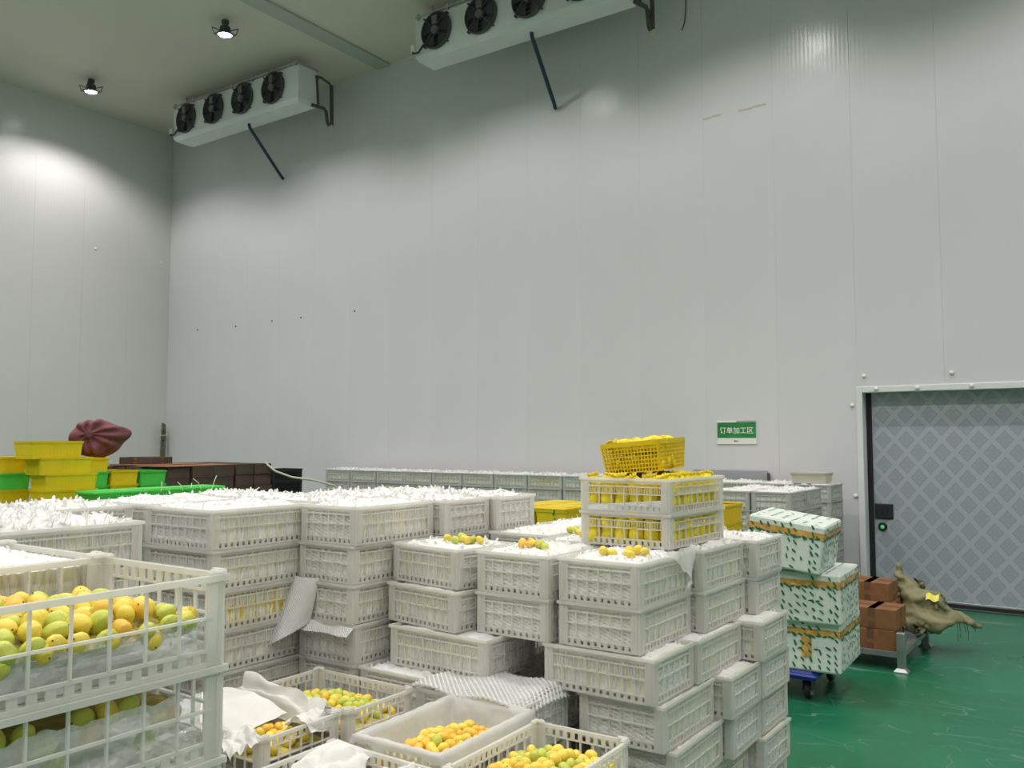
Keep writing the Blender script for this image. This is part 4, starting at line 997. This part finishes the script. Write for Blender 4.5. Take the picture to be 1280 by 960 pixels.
# ---- brown cartons, far left
def carton_mesh(L, W, H, m_, tp):
    m = MB(); m.rbox((-L/2, -W/2, 0), (L/2, W/2, H), 0.004); return m.mesh('carton_body', m_)
def carton(x, y, z, yaw, L, W, H, label, group, body='carton', full=True):
    if not full:
        o = obj('carton', CART(L, W, H, body)[2], None, (x, y, z), rad(yaw)); return tag(o, label, 'carton', group)
    t = empty('carton', (x, y, z), rad(yaw)); a, b_, _ = CART(L, W, H, body); part('body', a, t); part('tape', b_, t); return tag(t, label, 'carton', group)
CC = {}
def CART(L, W, H, body):
    key = (L, W, H, body)
    if key not in CC:
        A = MB(); A.rbox((-L/2, -W/2, 0), (L/2, W/2, H), 0.004)
        A.box((-L/2+0.002, -0.004, H-0.001), (L/2-0.002, -0.001, H+0.0012)); A.box((-L/2+0.002, 0.001, H-0.001), (L/2-0.002, 0.004, H+0.0012))
        B = MB(); w2 = 0.027
        B.box((-L/2-0.001, -w2, H+0.0005), (L/2+0.001, w2, H+0.0018)); 
        for s in (-1, 1): B.box((s*L/2-0.0012, -w2, H*0.62), (s*L/2+0.0012, w2, H+0.001)); B.box((s*L/2-0.0012, -w2, 0.0), (s*L/2+0.0012, w2, H*0.3))
        for s in (-1, 1): B.box((-w2, s*W/2-0.0012, H*0.55), (w2, s*W/2+0.0012, H+0.001)); B.box((-w2, -W/2-0.001, H+0.0005), (w2, W/2+0.001, H+0.0018)); B.box((-w2, s*W/2-0.0012, 0), (w2, s*W/2+0.0012, H*0.35))
        C2 = MB(); C2.add(A.v, A.f)
        CC[key] = (A.mesh('carton_body', body), B.mesh('carton_tape', 'ctape'), C2.mesh('carton', body))
    return CC[key]
G = 'dark cartons at the far left'
pallet(-11.1, 6.3, -9.55, 7.95, 0.09, 'low pallet under the dark cartons at the far left')
for ix in range(3):
    for c in range(5):
        wid = 0.333 if c < 3 else 0.30; y = 6.34 + (0.333*c + 0.165 if c < 3 else 1.0 + 0.30*(c-3) + 0.16); nlev = 10; hh = 0.142 if c < 3 else 0.144
        for k in range(nlev):
            nm = ('front', 'second', 'rear')[ix]; cn = ('first', 'second', 'third', 'fourth', 'fifth')[c]
            carton(-9.82-0.47*ix+jr.uniform(-0.012, 0.012), y+jr.uniform(-0.006, 0.006), 0.09+hh*k, jr.uniform(-1.5, 1.5), 0.45, wid-0.02, hh-0.002, 'dark carton %s, %s column of the %s far-left row' % (ORD[nlev-k], cn, nm), G, 'carton2', full=False)
zc_ = 0.09+1.42
for i, (x, y, lx, ly, a, t_, m_) in enumerate(((-9.9, 6.65, 0.62, 0.72, 4, 0.012, 'carton3'), (-9.95, 7.2, 0.6, 0.36, -6, 0.014, 'carton3'), (-10.5, 6.8, 0.8, 0.9, 8, 0.02, 'carton3'))):
    o = obj('cardboard_sheet', MB().rbox((-lx/2, -ly/2, 0), (lx/2, ly/2, t_), 0.003).mesh('cardboard_sheet', m_), None, (x, y, zc_+0.004+0.001*i), rad(a)); tag(o, 'reddish flattened cardboard %s on the dark cartons' % ('at the near end', 'in the middle', 'at the back')[i], 'cardboard')
carton(-10.55, 6.65, zc_+0.026, 20, 0.5, 0.42, 0.09, 'flat dark carton lying on top of the far-left cartons', None, 'carton2')
# ---- black folding crates
G = 'black crates by the dark cartons'
for k in range(8):
    t = empty('black_crate', (-10.12, 8.52, 0.002+0.1785*k), rad(90 + jr.uniform(-1, 1)))
    for n, me, loc, rz in crate_proto('O', False, 'black'): part(n, me, t, loc, rz)
    part('liner_wall', MB().box((-0.255, -0.165, 0.012), (0.255, 0.165, 0.15)).mesh('black_inside', 'rubber') if k == 0 else bpy.data.meshes['black_inside'], t)
    tag(t, 'black plastic crate, %s beside the dark cartons' % ORD[8-k], 'crate', G)
hs = obj('pale_hose', MB().tube([(-9.62, 7.85, 1.535), (-9.5, 7.93, 1.42), (-9.3, 8.05, 1.34), (-9.1, 8.25, 1.30), (-8.95, 8.5, 1.22), (-8.85, 8.75, 0.9), (-8.8, 8.85, 0.4), (-8.8, 8.9, 0.02)], 0.016, 8).mesh('pale_hose', 'hose', True))
tag(hs, 'pale bent hose arching down beside the black crates', 'hose')
t = empty('cane_bundle', (-15.86, 10.36, 0)); cr_ = random.Random(4)
for k in range(4):
    dx, dy = cr_.uniform(-0.03, 0.03), cr_.uniform(-0.03, 0.03); tp = cr_.uniform(2.08, 2.26); pts = [(dx, dy, 0.0)]
    for q in range(1, 9): pts.append((dx*0.8+cr_.uniform(-0.008, 0.008), dy*0.8+cr_.uniform(-0.008, 0.008), tp*q/8))
    part('cane', MB().tube(pts, [0.028 if q % 2 else 0.023 for q in range(9)], 7).mesh('cane', 'bamboo'), t)
m = MB()
for z in (0.5, 1.3, 1.95): m.tube([(0.062*math.cos(2*PI*k/12), 0.062*math.sin(2*PI*k/12), z+0.01*math.sin(k)) for k in range(13)], 0.006, 5)
part('binding', m.mesh('binding', 'paper'), t)
tag(t, 'tall bound bundle of dark canes standing in the corner', 'canes')

# ---- cream basket on the crates before the board
basket('c', 0.40, 0.30, 0.12, -2.80, 9.85, 0.12+P*7+0.006, 0, 'cream', 'cream basket on the crates at the right end before the board', None)

# ================= platform trolley with three printed foam boxes
t = empty('platform_trolley', (-1.93, 6.66, 0))
part('deck', MB().rbox((-0.40, -0.38, 0.155), (0.14, 0.42, 0.225), 0.02).mesh('trolley_deck', 'blue'), t)
part('bumper', MB().rbox((-0.412, -0.392, 0.172), (0.152, 0.432, 0.20), 0.012).mesh('trolley_bumper', 'blue'), t)
wh_ = MB().lathe([(0.02, -0.022), (0.055, -0.022), (0.068, -0.014), (0.07, 0.0), (0.068, 0.014), (0.055, 0.022), (0.02, 0.022)], 20, Matrix.Rotation(rad(90), 4, 'Y')).mesh('wheel', 'rubber', False)
hub = MB().lathe([(0.012, -0.026), (0.04, -0.025), (0.045, -0.02), (0.045, 0.02), (0.04, 0.025), (0.012, 0.026)], 12, Matrix.Rotation(rad(90), 4, 'Y'))
for k in range(5): a = 2*PI*k/5; hub.bar((0.024, 0.01*math.cos(a), 0.01*math.sin(a)), (0.024, 0.05*math.cos(a), 0.05*math.sin(a)), 0.012, 0.008)
hub = hub.mesh('wheel_hub', 'steel')
for x, y in ((0.06, -0.26), (-0.32, -0.26), (0.06, 0.32), (-0.32, 0.32)):
    c = part('caster', MB().rbox((-0.035, -0.05, 0.07), (-0.028, 0.04, 0.15), 0.002).rbox((0.028, -0.05, 0.07), (0.035, 0.04, 0.15), 0.002).rbox((-0.05, -0.05, 0.145), (0.05, 0.05, 0.156), 0.003).mesh('caster_fork', 'dgrey'), t, (x, y, 0))
    q = part('wheel', wh_, c, (0, 0, 0.071)); part('hub', hub, c, (0, 0, 0.071))
tag(t, 'blue platform trolley carrying the white foam boxes', 'trolley')
br = random.Random(9)
def foam_box(L, W, H, label, seam=True, strip=False):
    """L along x, W along y; printed green leaf dashes on clear tape rows"""
    t = empty('foam_box', (0, 0, 0)); hl = H*0.80
    m = MB(); m.rbox((-L/2, -W/2, 0), (L/2, W/2, hl-0.002), 0.012); part('body', m.mesh('foam_box_body', 'styro'), t)
    m = MB(); m.rbox((-L/2-0.002, -W/2-0.002, hl), (L/2+0.002, W/2+0.002, H), 0.012); part('lid', m.mesh('foam_box_lid', 'styro'), t)
    m = MB(); e = 0.0032
    for s in (-1, 1): m.box((-L/2-e, s*W/2-e, hl-0.025), (L/2+e, s*W/2+e, hl+0.022)); m.box((s*L/2-e, -W/2-e, hl-0.025), (s*L/2+e, W/2+e, hl+0.022))
    if strip: m.box((-0.035, -W/2-0.0045, hl*0.35), (0.035, -W/2+0.001, hl)); 
    part('seam_tape', m.mesh('seam_tape', 'tape'), t)
    m = MB()
    def dash(axis, s, c, z, an):
        ln, wd = br.uniform(0.034, 0.052), br.uniform(0.010, 0.015); d = Vector((math.cos(an), math.sin(an)))*ln/2; n = Vector((-d.y, d.x)).normalized()*wd/2
        q = [d*-1, d*-0.5+n, d*0.5+n*1.1, d, d*0.5-n, d*-0.5-n*0.9]
        off = 0.0062
        if axis == 'y': vs = [(c+p.x, s*(W/2+off), z+p.y) for p in q]
        elif axis == 'x': vs = [(s*(L/2+off), c+p.x, z+p.y) for p in q]
        else: vs = [(c+p.x, z+p.y, H+0.003) for p in q]
        m.add(vs, [tuple(range(6))])
    for ax, s, span in (('y', -1, L), ('y', 1, L), ('x', 1, W), ('x', -1, W)):
        cols = int(span/0.052)
        for i in range(cols):
            c = -span/2 + span*(i+0.5)/cols + br.uniform(-0.008, 0.008); z = br.uniform(0.02, 0.05); base = rad(-58) if i % 3 else rad(-40)
            while z < H*0.97:
                if br.random() < 0.78: dash(ax, s, min(max(c+br.uniform(-0.008, 0.008), -span/2+0.025), span/2-0.025), z, base + br.uniform(-0.25, 0.25))
                z += br.uniform(0.042, 0.062)
        for k in range(int(span/0.042)):   # a dense run along the lid seam
            dash(ax, s, min(max(-span/2+0.02+0.042*k, -span/2+0.025), span/2-0.025), hl-0.028+br.uniform(-0.008, 0.008), rad(br.choice((15, -20, -35))))
        dash(ax, s, br.uniform(-0.1, 0.1), H*0.45, rad(10)); dash(ax, s, br.uniform(-0.1, 0.1)+0.03, H*0.46, rad(5))
    for i in range(int(L/0.08)):
        for j in range(int(W/0.07)):
            if br.random() < 0.6: dash('z', 1, -L/2+0.05+0.08*i, -W/2+0.05+0.07*j, rad(60)+br.uniform(-0.3, 0.3))
    tag(part('leaf_print', m.mesh('leaf_print', 'gleaf'), t), kind='stuff')
    return tag(t, label, 'box', 'white foam boxes on the blue trolley')
BH = 0.345
b1 = foam_box(0.46, 0.68, BH, 'white foam box with leaf print, bottom of the trolley stack', strip=True); b1.location = (-1.86, 6.62, 0.226); b1.rotation_euler = (0, 0, rad(2.5))
b2 = foam_box(0.47, 0.66, BH, 'white foam box with leaf print, middle of the trolley stack'); b2.location = (-1.845, 6.55, 0.226+BH+0.002); b2.rotation_euler = (0, 0, rad(3))
b3 = foam_box(0.52, 0.60, 0.335, 'white foam box with leaf print, tilted on top of the stack'); b3.location = (-1.985, 6.42, 0.226+2*BH+0.042); b3.rotation_euler = (rad(1), rad(8), rad(4))
o = obj('foam_wedge', MB().rbox((-0.06, -0.25, 0), (0.05, 0.25, 0.045), 0.008).mesh('foam_wedge', 'styro'), None, (-1.99, 6.5, 0.226+2*BH+0.003), rad(3)); tag(o, 'strip of foam propping up the tilted foam box', 'foam')

# ================= steel frame by the door with cartons and an olive sack
t = empty('steel_stacking_frame', (-1.75, 8.05, 0))
part('deck', MB().rbox((-0.42, -0.48, 0.105), (0.26, 0.55, 0.125), 0.003).mesh('frame_deck', 'steel'), t)
m = MB()
for s in (-0.50, 0.55): m.bar((-0.45, s, 0.13), (0.28, s, 0.13), 0.03, 0.04)
for s in (-0.45, 0.28): m.bar((s, -0.50, 0.13), (s, 0.55, 0.13), 0.03, 0.04)
part('rails', m.mesh('frame_rails', 'steel'), t)
pst = MB().rbox((-0.03, -0.03, 0.02), (0.03, 0.03, 0.31), 0.004).mesh('frame_post', 'steel'); ft = MB().lathe([(0.075, 0), (0.075, 0.008), (0.04, 0.035)], 4, Matrix.Rotation(rad(45), 4, 'Z')).mesh('frame_foot', 'steel')
for x, y in ((-0.45, -0.5), (0.28, -0.5), (0.28, 0.55), (-0.45, 0.55)):
    q = part('post', pst, t, (x, y, 0)); part('foot', ft, q)
tag(t, 'low steel frame with corner posts before the grey door', 'frame')
G = 'brown cartons by the door'
for x, y, z, L, W, H, a, lb in ((-1.72, 7.78, 0.127, 0.38, 0.34, 0.175, 1, 'brown taped carton, lower front one on the steel frame'), (-1.70, 7.79, 0.304, 0.38, 0.34, 0.165, -2, 'brown taped carton, upper front one on the steel frame'),
        (-1.81, 8.22, 0.127, 0.40, 0.36, 0.185, 0, 'brown carton at the bottom of the rear frame stack'), (-1.82, 8.22, 0.314, 0.40, 0.36, 0.13, 2, 'brown carton in the middle of the rear frame stack'), (-1.83, 8.23, 0.446, 0.36, 0.34, 0.165, -1, 'brown carton on top of the rear frame stack')):
    carton(x, y, z, a, L, W, H, lb, G)
m = MB()
for c, r, rx_, ry_ in (((-1.63, 8.50, 0.56), (0.05, 0.07, 0.17), 0, -12), ((-1.56, 8.47, 0.47), (0.11, 0.10, 0.15), 0, 10), ((-1.45, 8.42, 0.45), (0.18, 0.13, 0.085), 0, 6), ((-1.36, 8.40, 0.40), (0.11, 0.12, 0.12), 0, 0),
        ((-1.50, 8.42, 0.33), (0.17, 0.15, 0.13), 0, 0), ((-1.40, 8.34, 0.265), (0.21, 0.17, 0.095), 0, -8), ((-1.26, 8.48, 0.33), (0.14, 0.12, 0.05), 0, 14), ((-1.17, 8.58, 0.29), (0.11, 0.10, 0.03), 0, 22), ((-1.09, 8.64, 0.245), (0.08, 0.07, 0.018), 0, 30)):
    m.ell(c, r, 16, 10, Matrix.Rotation(rad(rx_), 4, 'X') @ Matrix.Rotation(rad(ry_), 4, 'Y'))
tmp = obj('woven_sack', m.mesh('woven_sack', 'sack')); md = tmp.modifiers.new('r', 'REMESH'); md.mode = 'VOXEL'; md.voxel_size = 0.016
bpy.context.view_layer.update()
wm = bpy.data.meshes.new_from_object(tmp.evaluated_get(bpy.context.evaluated_depsgraph_get())); bpy.data.objects.remove(tmp)
for v in wm.vertices:
    q = v.co; n1 = 1-abs(nz(q.x*5+q.z*3, q.y*4, q.z*7))*2.2; n2 = nz(q.x*14, q.y*14, q.z*20)
    v.co = q + v.normal*(0.042*n1 + 0.008*n2 - 0.026)
    if v.co.z < 0.154: v.co.z = 0.154
wm.polygons.foreach_set('use_smooth', [True]*len(wm.polygons))
if not wm.materials: wm.materials.append(M['sack'])
sk2 = obj('woven_sack', wm)
tag(sk2, 'crumpled olive woven sack slumped beside the brown cartons', 'sack')
m = MB()
for k in (0, 1, 3, 4, 7):
    x, y = -1.20+0.017*k, 8.50+0.02*k; m.tube([(x, y, 0.28-0.006*k), (x+0.012, y-0.01, 0.17), (x+0.006, y+0.01, 0.10+0.03*((k*5) % 4))], 0.0035, 4)
part('frayed_threads', m.mesh('frayed_threads', 'sack'), sk2)
lb = part('yellow_tag', MB().grid(lambda u, v: (-1.40+0.10*u, 8.25+0.02*u+0.035*v, 0.47+0.05*v+0.012*math.sin(u*7)), 6, 3).mesh('sack_tag', 'ylabel'), sk2); lb['label'] = 'pale yellow tag'
